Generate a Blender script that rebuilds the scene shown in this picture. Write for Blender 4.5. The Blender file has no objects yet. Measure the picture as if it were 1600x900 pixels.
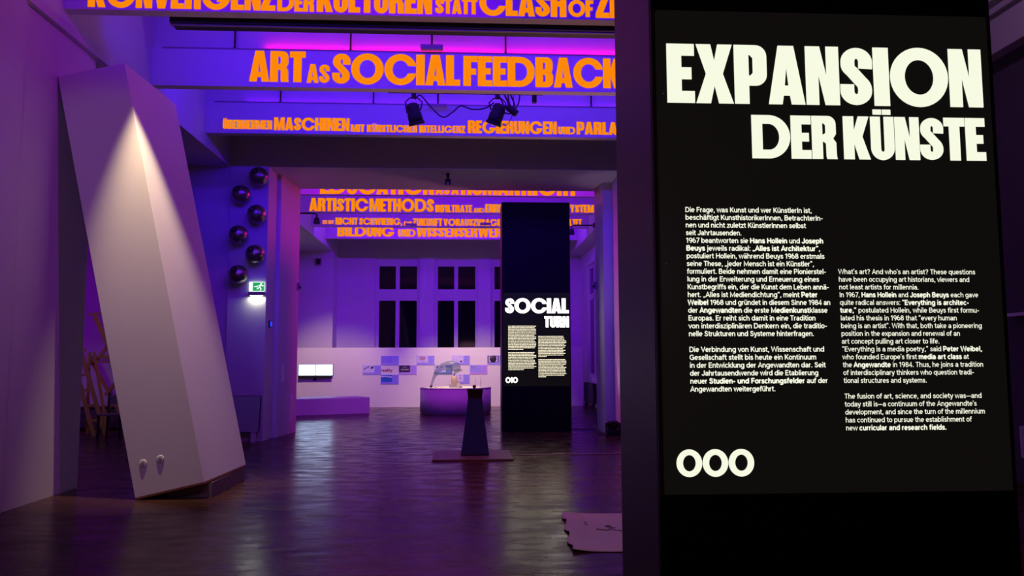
import bpy, math, random
from mathutils import Vector, Matrix

# ------------------------------------------------------------------ camera, world, exposure, room lights
SC = bpy.context.scene
COL = SC.collection
PI = math.pi
YAW, PITCH, ROLL = 0.0579, 0.0904, -0.0033
cam = bpy.data.cameras.new('camera'); cam.sensor_width = 36.0; cam.lens = 1260.8 / 1600 * 36
cam.clip_start = 0.05; cam.clip_end = 200
camo = bpy.data.objects.new('camera', cam); COL.objects.link(camo)
camo.matrix_world = Matrix.Translation((0, 0, 1.5)) @ Matrix.Rotation(-YAW, 4, 'Z') @ Matrix.Rotation(PI / 2 + PITCH, 4, 'X') @ Matrix.Rotation(ROLL, 4, 'Z')
SC.camera = camo
world = bpy.data.worlds.new('world'); SC.world = world; world.use_nodes = True
world.node_tree.nodes['Background'].inputs[0].default_value = (0.30, 0.16, 0.45, 1)
world.node_tree.nodes['Background'].inputs[1].default_value = 0.006
vs = SC.view_settings
vs.view_transform = 'Standard'; vs.look = 'None'; vs.gamma = 1.0; vs.use_curve_mapping = False; vs.exposure = 0.0

def aim(o, target):
    d = Vector(target) - o.location
    o.rotation_euler = d.to_track_quat('-Z', 'Y').to_euler()

def area(name, loc, target, sx, sy, color, power, spread=PI):
    l = bpy.data.lights.new(name, 'AREA'); l.shape = 'RECTANGLE'; l.size = sx; l.size_y = sy
    l.color = color; l.energy = power; l.spread = spread
    o = bpy.data.objects.new(name, l); COL.objects.link(o); o.location = loc; aim(o, target)
    return o

def spot(name, loc, target, angle, color, power, blend=0.3, radius=0.03):
    l = bpy.data.lights.new(name, 'SPOT'); l.spot_size = angle; l.spot_blend = blend
    l.color = color; l.energy = power; l.shadow_soft_size = radius
    o = bpy.data.objects.new(name, l); COL.objects.link(o); o.location = loc; aim(o, target)
    return o

BLUE = (0.055, 0.0, 1.0); VIOLET = (0.19, 0.0, 1.0); MAGENTA = (0.90, 0.0, 0.15); LAV = (0.60, 0.42, 1.0); WARM = (1.0, 0.73, 0.40)
XC, XL, XR = -0.43, -4.6, 3.75            # room axis and the faces of the long beams
BEAM_Y = [9.2, 11.77, 14.25, 19.5, 21.9, 24.2, 26.6]
# blue LED battens hidden behind each beam, throwing forward on to the next one
for (yb, pw, c, sp) in [(6.65, 34, BLUE, 60), (9.75, 70, BLUE, 120), (12.05, 112, BLUE, 180), (17.95, 66, (0.40, 0.0, 1.0), 150), (19.78, 60, VIOLET, 150), (22.18, 66, VIOLET, 170), (24.48, 135, VIOLET, 180)]:
    area('blue_batten_light', (XC, yb, 5.87), (XC, yb + 3, 5.87), 7.6, 0.05, c, pw, math.radians(sp))
# magenta wash lying on the ledges
area('ledge_wash_light', (XC + .6, 11.82, 6.13), (XC + .6, 12.3, 7.4), 6.3, 0.04, MAGENTA, 11)
area('ledge_wash_light', (XC, 14.30, 6.13), (XC, 14.8, 7.4), 7.0, 0.04, VIOLET, 4)
area('ledge_wash_light', (XC, 9.25, 6.13), (XC, 9.7, 7.4), 7.0, 0.04, MAGENTA, 5)
# gallery spotlights, with unseen fills added between them
spot('tower_spot_light', (-3.40, 8.74, 5.60), (-3.50, 9.55, 2.0), math.radians(37), WARM, 740, 0.9)
spot('lavender_wash_light', (-2.5, 2.3, 5.6), (-4.0, 9.3, 1.9), math.radians(42), LAV, 118, 0.25, 0.15)
spot('cornice_fill_light', (4.9, 6.2, 6.9), (6.8, 8.6, 5.6), math.radians(60), (0.75, 0.34, 1.0), 95, 0.8, 0.1)  # unseen lamp added to lift the cornice
spot('violet_wash_light', (1.5, 6.0, 6.6), (-4.2, 10.5, 4.0), math.radians(75), (0.50, 0.0, 1.0), 320, 0.9, 0.1)
spot('magenta_floor_light', (1.4, 4.6, 6.6), (1.0, 6.8, 0), math.radians(85), (1.0, 0.42, 0.72), 220, 1.0, 0.2)
spot('magenta_floor_light', (0.6, 10.6, 6.2), (1.1, 11.4, 0), math.radians(72), (1.0, 0.10, 0.28), 420, 0.9, 0.2)  # unseen lamp added to redden the middle of the floor
spot('magenta_fill_light', (-0.8, 18.4, 5.2), (-1.2, 23.6, 0.2), math.radians(70), (1.0, 0.08, 0.55), 230, 0.9, 0.1)  # added fill for the bench and table fronts
area('rear_fill_light', (0.6, -2.0, 2.4), (-0.8, 10, 5.4), 2.0, 1.0, (1.0, 0.38, 0.66), 8)  # fill added behind the camera for walls and beam undersides
spot('beam_fill_light', (2.7, 14.4, 0.25), (0.5, 11.6, 5.7), math.radians(72), (1.0, 0.42, 0.45), 430, 0.9, 0.1)  # hidden lamp added in place of warm bounce on the beam undersides
spot('lintel_fill_light', (1.6, 18.9, 0.25), (-0.6, 17.0, 5.4), math.radians(70), (1.0, 0.36, 0.50), 75, 0.9, 0.1)  # hidden lamp added to brighten the lintel soffit
spot('aisle_fill_light', (-7.2, 13.5, 5.5), (-7.8, 19.2, 1.6), math.radians(60), (0.30, 0.0, 1.0), 260, 0.8, 0.1)  # unseen lamp added to turn the aisle wall violet
spot('ladder_fill_light', (-6.6, 14.0, 5.5), (-7.8, 18.0, 0.6), math.radians(40), (0.85, 0.80, 0.08), 70, 0.8, 0.1)  # unseen yellow lamp added to give the ladder its olive tint
spot('passage_wash_light', (1.6, 18.4, 5.2), (-3.7, 17.2, 2.2), math.radians(80), (1.0, 0.0, 0.45), 340, 0.9, 0.1)
spot('passage_wash_light', (-2.2, 18.4, 5.2), (3.0, 17.2, 2.4), math.radians(60), (1.0, 0.0, 0.62), 420, 0.9, 0.1)
spot('partition_spot_light', (-0.5, 22.6, 5.5), (0.2, 27.0, 0.6), math.radians(53), (1.0, 0.68, 0.30), 1350, 0.9, 0.1)
spot('partition_spot_light', (-4.0, 23.4, 5.2), (-4.3, 27.5, 0.5), math.radians(54), (1.0, 0.64, 0.34), 680, 0.9, 0.1)
spot('table_spot_light', (-0.35, 22.9, 5.4), (-0.3, 23.9, 0.75), math.radians(24), (1.0, 0.80, 0.30), 1200, 0.5, 0.05)

# ------------------------------------------------------------------ helpers
def setp(o, label=None, cat=None, group=None, kind=None):
    if label: o['label'] = label
    if cat: o['category'] = cat
    if group: o['group'] = group
    if kind: o['kind'] = kind
    return o

def empty(name, loc, label, cat, group=None):
    o = bpy.data.objects.new(name, None); COL.objects.link(o); o.location = loc; o.empty_display_size = 0.1
    return setp(o, label, cat, group)

class MB:
    """collects verts and faces in WORLD coordinates; build() links them as one mesh object"""
    def __init__(s): s.v = []; s.f = []; s.sm = []
    def add(s, vs_, fs, smooth=False):
        n = len(s.v); s.v += [tuple(p) for p in vs_]
        for f in fs: s.f.append([i + n for i in f]); s.sm.append(smooth)
        return s
    def box(s, x0, x1, y0, y1, z0, z1, M=None):
        p = [Vector((x, y, z)) for z in (z0, z1) for y in (y0, y1) for x in (x0, x1)]
        if M is not None: p = [M @ q for q in p]
        return s.add(p, [(0, 2, 3, 1), (4, 5, 7, 6), (0, 1, 5, 4), (2, 6, 7, 3), (0, 4, 6, 2), (1, 3, 7, 5)])
    def prism(s, poly, z0, z1):
        n = len(poly)
        p = [(x, y, z0) for x, y in poly] + [(x, y, z1) for x, y in poly]
        return s.add(p, [list(range(n))[::-1], list(range(n, 2 * n))] + [(i, (i + 1) % n, n + (i + 1) % n, n + i) for i in range(n)])
    def bar(s, a, b, w, d=None, up=(0, 1, 0)):
        a, b = Vector(a), Vector(b); t = (b - a).normalized(); u = Vector(up)
        if abs(t.dot(u)) > .95: u = Vector((1, 0, 0))
        x = t.cross(u).normalized(); y = t.cross(x).normalized(); d = d or w
        p = []
        for c in (a, b):
            for i, j in ((-1, -1), (1, -1), (1, 1), (-1, 1)): p.append(c + x * w / 2 * i + y * d / 2 * j)
        return s.add(p, [(3, 2, 1, 0), (4, 5, 6, 7), (0, 1, 5, 4), (1, 2, 6, 5), (2, 3, 7, 6), (3, 0, 4, 7)])
    def sweep(s, pts, rad, n=12, cap=True, squash=1.0, side=(0, 1, 0)):
        pts = [Vector(p) for p in pts]
        if not hasattr(rad, '__len__'): rad = [rad] * len(pts)
        base = len(s.v); P = []
        ref = None
        for i, c in enumerate(pts):
            t = (pts[min(i + 1, len(pts) - 1)] - pts[max(i - 1, 0)]).normalized()
            if ref is None:
                ref = Vector(side)
                if abs(ref.dot(t)) > .9: ref = Vector((1, 0, 0))
            x = (ref - t * ref.dot(t)).normalized(); ref = x; y = t.cross(x)
            for k in range(n):
                a = 2 * PI * k / n; P.append(c + (x * math.cos(a) * squash + y * math.sin(a)) * rad[i])
        F = [(i * n + k, i * n + (k + 1) % n, (i + 1) * n + (k + 1) % n, (i + 1) * n + k) for i in range(len(pts) - 1) for k in range(n)]
        s.add(P, F, True)
        if cap:
            m = len(pts) - 1
            s.f.append([base + k for k in range(n)][::-1]); s.sm.append(False)
            s.f.append([base + m * n + k for k in range(n)]); s.sm.append(False)
        return s
    def lathe(s, prof, c, n=32, axis='z', smooth=True, M=None):
        """prof: (r, h) pairs"""
        P = []
        for r, h in prof:
            for k in range(n):
                a = 2 * PI * k / n
                q = Vector((r * math.cos(a), r * math.sin(a), h))
                if axis == 'y': q = Vector((q.x, -q.z, q.y))
                if axis == 'x': q = Vector((q.z, q.x, q.y))
                if M is not None: q = M @ q
                P.append(q + Vector(c))
        m = len(prof)
        F = [(i * n + k, i * n + (k + 1) % n, (i + 1) * n + (k + 1) % n, (i + 1) * n + k) for i in range(m - 1) for k in range(n)]
        b = len(s.v); s.add(P, F, smooth)
        if prof[0][0] > 1e-5: s.f.append([b + k for k in range(n)][::-1]); s.sm.append(False)
        if prof[-1][0] > 1e-5: s.f.append([b + (m - 1) * n + k for k in range(n)]); s.sm.append(False)
        return s
    def ball(s, c, r, n=24, m=14):
        return s.lathe([(max(r * math.sin(PI * i / m), 1e-6), -r * math.cos(PI * i / m)) for i in range(m + 1)], c, n)
    def build(s, name, mat, parent=None, bevel=0):
        me = bpy.data.meshes.new(name); me.from_pydata(s.v, [], s.f); me.polygons.foreach_set('use_smooth', s.sm)
        me.materials.append(mat); me.update()
        import bmesh
        bm = bmesh.new(); bm.from_mesh(me); bmesh.ops.recalc_face_normals(bm, faces=bm.faces); bm.to_mesh(me); bm.free()
        o = bpy.data.objects.new(name, me); COL.objects.link(o)
        if parent is not None:
            off = Vector((0, 0, 0)); q = parent
            while q is not None: off += q.location; q = q.parent
            me.transform(Matrix.Translation(-off)); o.parent = parent
        if bevel:
            b = o.modifiers.new('bevel', 'BEVEL'); b.width = bevel; b.segments = 2; b.limit_method = 'ANGLE'
        return o

def struct(name, mb, mat, label, parent=None, bevel=0):
    o = mb.build(name, mat, parent, bevel)
    if parent is None: setp(o, label, None, None, 'structure'); o['category'] = name.split('_')[0]
    return o

# ------------------------------------------------------------------ materials
def mat(name, color, rough=.6, metal=0.0, spec=.5, emis=None, estr=0.0, noise=None, bump=0.0, bscale=40, coat=0.0):
    m = bpy.data.materials.new(name); m.use_nodes = True; nt = m.node_tree; b = nt.nodes['Principled BSDF']
    b.inputs['Base Color'].default_value = (*color, 1); b.inputs['Roughness'].default_value = rough
    b.inputs['Metallic'].default_value = metal; b.inputs['Specular IOR Level'].default_value = spec
    b.inputs['Coat Weight'].default_value = coat
    if emis: b.inputs['Emission Color'].default_value = (*emis, 1); b.inputs['Emission Strength'].default_value = estr
    if noise or bump:
        tc = nt.nodes.new('ShaderNodeTexCoord'); n = nt.nodes.new('ShaderNodeTexNoise')
        n.inputs['Scale'].default_value = bscale; n.inputs['Detail'].default_value = 4
        nt.links.new(tc.outputs['Object'], n.inputs['Vector'])
        if noise:
            r = nt.nodes.new('ShaderNodeValToRGB')
            r.color_ramp.elements[0].color = (*[c * (1 - noise) for c in color], 1); r.color_ramp.elements[1].color = (*[min(1, c * (1 + noise)) for c in color], 1)
            nt.links.new(n.outputs['Fac'], r.inputs['Fac']); nt.links.new(r.outputs['Color'], b.inputs['Base Color'])
        if bump:
            bp = nt.nodes.new('ShaderNodeBump'); bp.inputs['Strength'].default_value = bump; bp.inputs['Distance'].default_value = .01
            nt.links.new(n.outputs['Fac'], bp.inputs['Height']); nt.links.new(bp.outputs['Normal'], b.inputs['Normal'])
    return m

M_WALL = mat('white_wall_paint', (.68, .67, .67), .75, spec=.25, noise=.03, bscale=3)
M_WHITE = mat('white_lacquer', (.80, .79, .80), .5, spec=.35, noise=.02, bscale=5)
M_CEIL = mat('ceiling_plaster', (.70, .69, .68), .9, spec=.1, noise=.04, bscale=2)
M_BLACK = mat('black_laminate', (.010, .008, .010), .5, spec=.12, noise=.15, bscale=30)
M_SIDE = mat('black_brown_laminate', (.05, .028, .026), .5, spec=.4, noise=.1, bscale=20)
M_PANEL = mat('black_acrylic', (.006, .006, .008), .25, spec=.3, emis=(.75, .62, .55), estr=.006)
M_GAP = mat('shadow_gap_black', (.004, .004, .006), .6)
M_LIT = mat('backlit_white', (.1, .1, .1), .5, emis=(.93, .96, .76), estr=1.0)
M_LIT2 = mat('backlit_bright_white', (.8, .8, .75), .5, emis=(1.0, .93, .74), estr=3.0)
M_ORANGE = mat('fluorescent_orange', (.03, .01, .0), .7, spec=.03, emis=(1.0, .245, .0), estr=1.0)
M_PLY = mat('plywood_edge', (.42, .17, .06), .6, noise=.25, bscale=30)
M_WOOD = mat('raw_pine', (.40, .31, .05), .6, noise=.2, bscale=25)
M_DARK = mat('matt_black', (.010, .010, .012), .55, noise=.2, bscale=30)
M_METAL = mat('brushed_metal', (.55, .55, .56), .28, 1.0, bump=.05)
M_CHROME = mat('tarnished_chrome', (.36, .33, .28), .30, .9, noise=.2, bscale=14)
M_CABLE = mat('dark_blue_cable', (.02, .02, .06), .5, noise=.1)
M_GREY = mat('warm_grey_fixture', (.30, .25, .24), .5, noise=.1)
M_GLASS = mat('night_window_glass', (.006, .005, .008), .05, spec=.5)
M_SCREEN = mat('lit_screen', (.5, .6, .8), .3, emis=(.50, .71, 1.0), estr=7.0)
M_NAVY = mat('dark_navy_paint', (.010, .030, .17), .5, noise=.1, bscale=15)
M_BEIGE = mat('cream_ceramic', (.72, .58, .36), .4, noise=.05)
M_MAUVE = mat('grey_block', (.40, .34, .38), .6, noise=.05)
M_POSTER = mat('lavender_print', (.36, .33, .95), .5, spec=.2, noise=.03)
M_POSTER2 = mat('violet_print', (.52, .34, .92), .5, spec=.2, noise=.03)
M_PICT = mat('pale_picture', (.66, .62, 1.0), .5, noise=.04)
M_INK = mat('dark_ink', (.03, .02, .05), .5, noise=.2)
M_BLUEPIC = mat('blue_picture', (.02, .14, .60), .4, noise=.5, bscale=9)
M_DEEP = mat('blue_patch', (.27, .22, .92), .5, noise=.1)
M_TEAL = mat('teal_print', (.12, .24, .42), .5, noise=.15, bscale=9)
M_RED = mat('red_vinyl', (.40, .03, .03), .5, noise=.1)
M_GREYV = mat('grey_vinyl', (.16, .15, .16), .5, noise=.1)
M_PAPER = mat('crumpled_paper', (.62, .57, .58), .7, spec=.2, noise=.08, bscale=6, bump=.15)
M_BOARD = mat('grey_card_board', (.34, .33, .36), .7, noise=.05)
M_GREEN = mat('exit_green', (.0, .35, .08), .4, emis=(.02, .55, .10), estr=.7)
M_EXITW = mat('exit_white', (.8, .9, .8), .4, emis=(.85, 1.0, .75), estr=1.1)
M_BLUELED = mat('blue_indicator', (.0, .05, .8), .4, emis=(.02, .05, 1.0), estr=1.2)
M_STRIP = mat('floor_strip_metal', (.35, .32, .36), .35, .8, noise=.1)
M_MAT = mat('dark_plate', (.13, .12, .11), .45, noise=.15, bscale=10)

def glass_net():
    m = bpy.data.materials.new('tinted_blown_glass'); m.use_nodes = True; nt = m.node_tree
    b = nt.nodes['Principled BSDF']; b.inputs['Base Color'].default_value = (.16, .22, .32, 1); b.inputs['Roughness'].default_value = .3
    t = nt.nodes.new('ShaderNodeBsdfTransparent'); t.inputs['Color'].default_value = (.86, .90, .96, 1)
    mx = nt.nodes.new('ShaderNodeMixShader'); mx.inputs['Fac'].default_value = .30
    w = nt.nodes.new('ShaderNodeTexWave'); w.inputs['Scale'].default_value = 9; w.bands_direction = 'Z'
    tc = nt.nodes.new('ShaderNodeTexCoord'); mr = nt.nodes.new('ShaderNodeMapRange')
    mr.inputs['To Min'].default_value = .24; mr.inputs['To Max'].default_value = .42
    nt.links.new(tc.outputs['Object'], w.inputs['Vector']); nt.links.new(w.outputs['Fac'], mr.inputs['Value']); nt.links.new(mr.outputs['Result'], mx.inputs['Fac'])
    nt.links.new(t.outputs[0], mx.inputs[1]); nt.links.new(b.outputs[0], mx.inputs[2])
    nt.links.new(mx.outputs[0], nt.nodes['Material Output'].inputs['Surface'])
    return m
M_RETORT = glass_net()

def parquet():
    m = bpy.data.materials.new('dark_herringbone_parquet'); m.use_nodes = True; nt = m.node_tree; b = nt.nodes['Principled BSDF']
    N, Lk = nt.nodes.new, nt.links.new
    tc = N('ShaderNodeTexCoord')
    sep = N('ShaderNodeSeparateXYZ'); Lk(tc.outputs['Object'], sep.inputs[0])
    # alternate columns of staves laid at +45 and -45 degrees
    mod = N('ShaderNodeMath'); mod.operation = 'PINGPONG'; mod.inputs[1].default_value = .36; Lk(sep.outputs['X'], mod.inputs[0])
    cmb = N('ShaderNodeCombineXYZ'); Lk(mod.outputs[0], cmb.inputs['X']); Lk(sep.outputs['Y'], cmb.inputs['Y'])
    mp = N('ShaderNodeMapping'); mp.inputs['Rotation'].default_value = (0, 0, PI / 4); Lk(cmb.outputs[0], mp.inputs['Vector'])
    br = N('ShaderNodeTexBrick'); br.inputs['Scale'].default_value = 1.0; br.inputs['Brick Width'].default_value = .51; br.inputs['Row Height'].default_value = .09
    br.inputs['Mortar Size'].default_value = .003; br.inputs['Color1'].default_value = (.088, .040, .030, 1); br.inputs['Color2'].default_value = (.060, .027, .020, 1); br.inputs['Mortar'].default_value = (.02, .013, .01, 1)
    Lk(mp.outputs[0], br.inputs['Vector'])
    n1 = N('ShaderNodeTexNoise'); n1.inputs['Scale'].default_value = 1.1; n1.inputs['Detail'].default_value = 6; Lk(tc.outputs['Object'], n1.inputs['Vector'])
    mx = N('ShaderNodeMix'); mx.data_type = 'RGBA'; mx.blend_type = 'MULTIPLY'; mx.inputs['Factor'].default_value = .6
    rp = N('ShaderNodeValToRGB'); rp.color_ramp.elements[0].position = .3; rp.color_ramp.elements[0].color = (.45, .45, .45, 1); rp.color_ramp.elements[1].position = .7
    Lk(n1.outputs['Fac'], rp.inputs['Fac']); Lk(br.outputs['Color'], mx.inputs['A']); Lk(rp.outputs['Color'], mx.inputs['B']); Lk(mx.outputs['Result'], b.inputs['Base Color'])
    n2 = N('ShaderNodeTexNoise'); n2.inputs['Scale'].default_value = 1.0; n2.inputs['Detail'].default_value = 5
    m2 = N('ShaderNodeMapping'); m2.inputs['Scale'].default_value = (2.4, 5.0, 1); m2.inputs['Rotation'].default_value = (0, 0, .25); Lk(tc.outputs['Object'], m2.inputs['Vector']); Lk(m2.outputs[0], n2.inputs['Vector'])
    mr = N('ShaderNodeMapRange'); mr.inputs['From Min'].default_value = .3; mr.inputs['From Max'].default_value = .7; mr.inputs['To Min'].default_value = .15; mr.inputs['To Max'].default_value = .36; Lk(n2.outputs['Fac'], mr.inputs['Value']); Lk(mr.outputs['Result'], b.inputs['Roughness'])
    bp = N('ShaderNodeBump'); bp.inputs['Strength'].default_value = .32; bp.inputs['Distance'].default_value = .02
    Lk(n2.outputs['Fac'], bp.inputs['Height']); Lk(bp.outputs['Normal'], b.inputs['Normal'])
    b.inputs['Specular IOR Level'].default_value = .15
    return m
M_FLOOR = parquet()

# ------------------------------------------------------------------ heavy display lettering (own glyph outlines, cap height 1)
def arc(cx, cy, rx, ry, a0, a1, n=10):
    return [(cx + rx * math.cos(math.radians(a0 + (a1 - a0) * i / n)), cy + ry * math.sin(math.radians(a0 + (a1 - a0) * i / n))) for i in range(n + 1)]

def s_outline():
    k = .60; hw = .113      # centreline drawn in a space squeezed in x so stems come out heavier than arms
    c = [(.44, .63)] + arc(.29, .745, .155, .15, 0, 180, 14) + arc(.29, .70, .155, .14, 180, 235, 5) + arc(.27, .27, .155, .17, 55, 0, 5) + arc(.27, .25, .155, .15, 0, -180, 14) + [(.115, .36)]
    c = [(x, y) for x, y in c]
    L, R_ = [], []
    for i, (x, y) in enumerate(c):
        x0, y0 = c[max(i - 1, 0)]; x1, y1 = c[min(i + 1, len(c) - 1)]
        dx, dy = (x1 - x0) / 1.0, (y1 - y0); l = math.hypot(dx, dy) or 1
        nx, ny = -dy / l, dx / l
        L.append((x + nx * .120, y + ny * .092)); R_.append((x - nx * .120, y - ny * .092))
    return [L + R_[::-1]]

ring = [arc(.51, .5, .51, .51, 0, 360, 40)[:-1], arc(.51, .5, .255, .30, 0, 360, 32)[:-1]]
P_OUT = lambda b: [(.25, b)] + [(.37, b)] + arc(.37, b + .19, .19, .19, -90, 0, 6)[1:] + arc(.37, .81, .19, .19, 0, 90, 6) + [(0, 1)]
U_ = [[(0, 1), (0, .27)] + arc(.28, .27, .28, .28, 180, 360, 16) + [(.56, 1), (.325, 1), (.325, .25)] + arc(.28, .25, .045, .07, 0, -180, 8) + [(.235, 1)]]
C_OUT = arc(.51, .5, .51, .51, 14, 346, 40)
GL = {
 'A': (.63, [[(0, 0), (.235, 0), (.26, .15), (.37, .15), (.395, 0), (.63, 0), (.45, 1), (.18, 1)], [(.282, .32), (.348, .32), (.315, .64)]]),
 'B': (.59, [[(0, 0), (.38, 0)] + arc(.38, .20, .21, .20, -90, 0, 6) + [(.59, .40), (.53, .50), (.575, .60)] + arc(.375, .80, .20, .20, 0, 90, 6) + [(0, 1)],
             [(.25, .17), (.29, .17), (.335, .21), (.335, .37), (.29, .42), (.25, .42)], [(.25, .59), (.28, .59), (.325, .63), (.325, .79), (.28, .83), (.25, .83)]]),
 'C': (.98, [C_OUT + arc(.51, .5, .255, .30, 336, 24, 32)]),
 'D': (.90, [[(0, 0)] + arc(.40, .5, .50, .5, -90, 90, 22) + [(0, 1)], [(.25, .2)] + arc(.40, .5, .245, .30, -90, 90, 18) + [(.25, .8)]]),
 'E': (.47, [[(0, 0), (.47, 0), (.47, .2), (.25, .2), (.25, .4), (.42, .4), (.42, .6), (.25, .6), (.25, .8), (.47, .8), (.47, 1), (0, 1)]]),
 'F': (.46, [[(0, 0), (.25, 0), (.25, .38), (.42, .38), (.42, .58), (.25, .58), (.25, .8), (.46, .8), (.46, 1), (0, 1)]]),
 'G': (1.02, [arc(.51, .5, .51, .51, 16, 355, 40) + [(.54, .46), (.54, .28)] + arc(.51, .5, .255, .30, 318, 28, 30)]),
 'H': (.60, [[(0, 0), (.25, 0), (.25, .4), (.35, .4), (.35, 0), (.6, 0), (.6, 1), (.35, 1), (.35, .6), (.25, .6), (.25, 1), (0, 1)]]),
 'I': (.27, [[(0, 0), (.27, 0), (.27, 1), (0, 1)]]),
 'K': (.63, [[(0, 0), (.25, 0), (.25, .38), (.365, 0), (.63, 0), (.45, .53), (.615, 1), (.36, 1), (.25, .66), (.25, 1), (0, 1)]]),
 'L': (.45, [[(0, 0), (.45, 0), (.45, .2), (.25, .2), (.25, 1), (0, 1)]]),
 'M': (.79, [[(0, 0), (.22, 0), (.22, .56), (.31, 0), (.48, 0), (.57, .56), (.57, 0), (.79, 0), (.79, 1), (.50, 1), (.395, .42), (.29, 1), (0, 1)]]),
 'N': (.58, [[(0, 0), (.22, 0), (.22, .52), (.33, 0), (.58, 0), (.58, 1), (.36, 1), (.36, .48), (.25, 1), (0, 1)]]),
 'O': (1.02, ring),
 'P': (.56, [[(0, 0), (.25, 0)] + P_OUT(.31), [(.25, .48), (.275, .48), (.32, .53), (.32, .78), (.275, .83), (.25, .83)]]),
 'R': (.59, [[(0, 0), (.25, 0), (.25, .40), (.28, .40), (.33, .36), (.335, .06), (.35, 0), (.59, 0), (.575, .07), (.57, .38), (.50, .475), (.57, .58)] + arc(.38, .81, .19, .19, 0, 90, 6) + [(0, 1)],
             [(.25, .57), (.28, .57), (.325, .61), (.325, .79), (.28, .83), (.25, .83)]]),
 'S': (.56, s_outline()),
 'T': (.50, [[(.125, 0), (.375, 0), (.375, .8), (.5, .8), (.5, 1), (0, 1), (0, .8), (.125, .8)]]),
 'U': (.56, U_),
 'Ü': (.56, U_ + [[(.07, 1.05), (.27, 1.05), (.27, 1.17), (.07, 1.17)], [(.295, 1.05), (.495, 1.05), (.495, 1.17), (.295, 1.17)]]),
 'V': (.62, [[(0, 1), (.25, 1), (.31, .35), (.37, 1), (.62, 1), (.44, 0), (.18, 0)]]),
 'W': (.90, [[(0, 1), (.24, 1), (.28, .42), (.35, 1), (.55, 1), (.62, .42), (.66, 1), (.9, 1), (.76, 0), (.53, 0), (.45, .52), (.37, 0), (.14, 0)]]),
 'X': (.64, [[(0, 0), (.25, 0), (.32, .30), (.39, 0), (.64, 0), (.465, .5), (.63, 1), (.38, 1), (.32, .72), (.26, 1), (.01, 1), (.175, .5)]]),
 'Y': (.62, [[(0, 1), (.25, 1), (.31, .66), (.37, 1), (.62, 1), (.435, .4), (.435, 0), (.185, 0), (.185, .4)]]),
 'Z': (.51, [[(0, 0), (.51, 0), (.51, .2), (.27, .2), (.51, .82), (.51, 1), (.02, 1), (.02, .8), (.235, .8), (0, .17)]]),
 '0': (1.02, ring),
 '1': (.40, [[(.12, 0), (.36, 0), (.36, 1), (.16, 1), (0, .84), (0, .64), (.12, .70)]]),
 ',': (.25, [[(0, 0), (0, .22), (.23, .22), (.23, 0), (.10, -.18), (0, -.18), (.06, 0)]]),
 ' ': (.22, []),
}
TR = .022

def natural(t): return sum(GL[c][0] for c in t) + TR * (len(t) - 1)

def word(name, t, x0, x1, y, z, material, parent, h=None, depth=.004, label=None):
    """display word standing in the plane y = const, facing -y"""
    nat = natural(t); h = h or (x1 - x0) / nat; sx = (x1 - x0) / nat
    cu = bpy.data.curves.new(name, 'CURVE'); cu.dimensions = '2D'; cu.fill_mode = 'BOTH'; cu.extrude = depth / 2
    x = x0
    for ch in t:
        adv, cons = GL[ch]
        for c in cons:
            sp = cu.splines.new('POLY'); sp.points.add(len(c) - 1); sp.use_cyclic_u = True
            for p, (px, py) in zip(sp.points, c): p.co = (x + px * sx, z + py * h, 0, 1)
        x += (adv + TR) * sx
    to = bpy.data.objects.new('tmp', cu); COL.objects.link(to)
    dg = bpy.context.evaluated_depsgraph_get(); me = bpy.data.meshes.new_from_object(to.evaluated_get(dg))
    bpy.data.objects.remove(to); bpy.data.curves.remove(cu)
    me.transform(Matrix(((1, 0, 0, 0), (0, 0, -1, y), (0, 1, 0, 0), (0, 0, 0, 1))))
    me.materials.clear(); me.materials.append(material); me.name = name
    o = bpy.data.objects.new(name, me); COL.objects.link(o)
    off = Vector((0, 0, 0)); q = parent
    while q is not None: off += q.location; q = q.parent
    me.transform(Matrix.Translation(-off)); o.parent = parent
    if label: o['label'] = label
    return o

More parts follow.
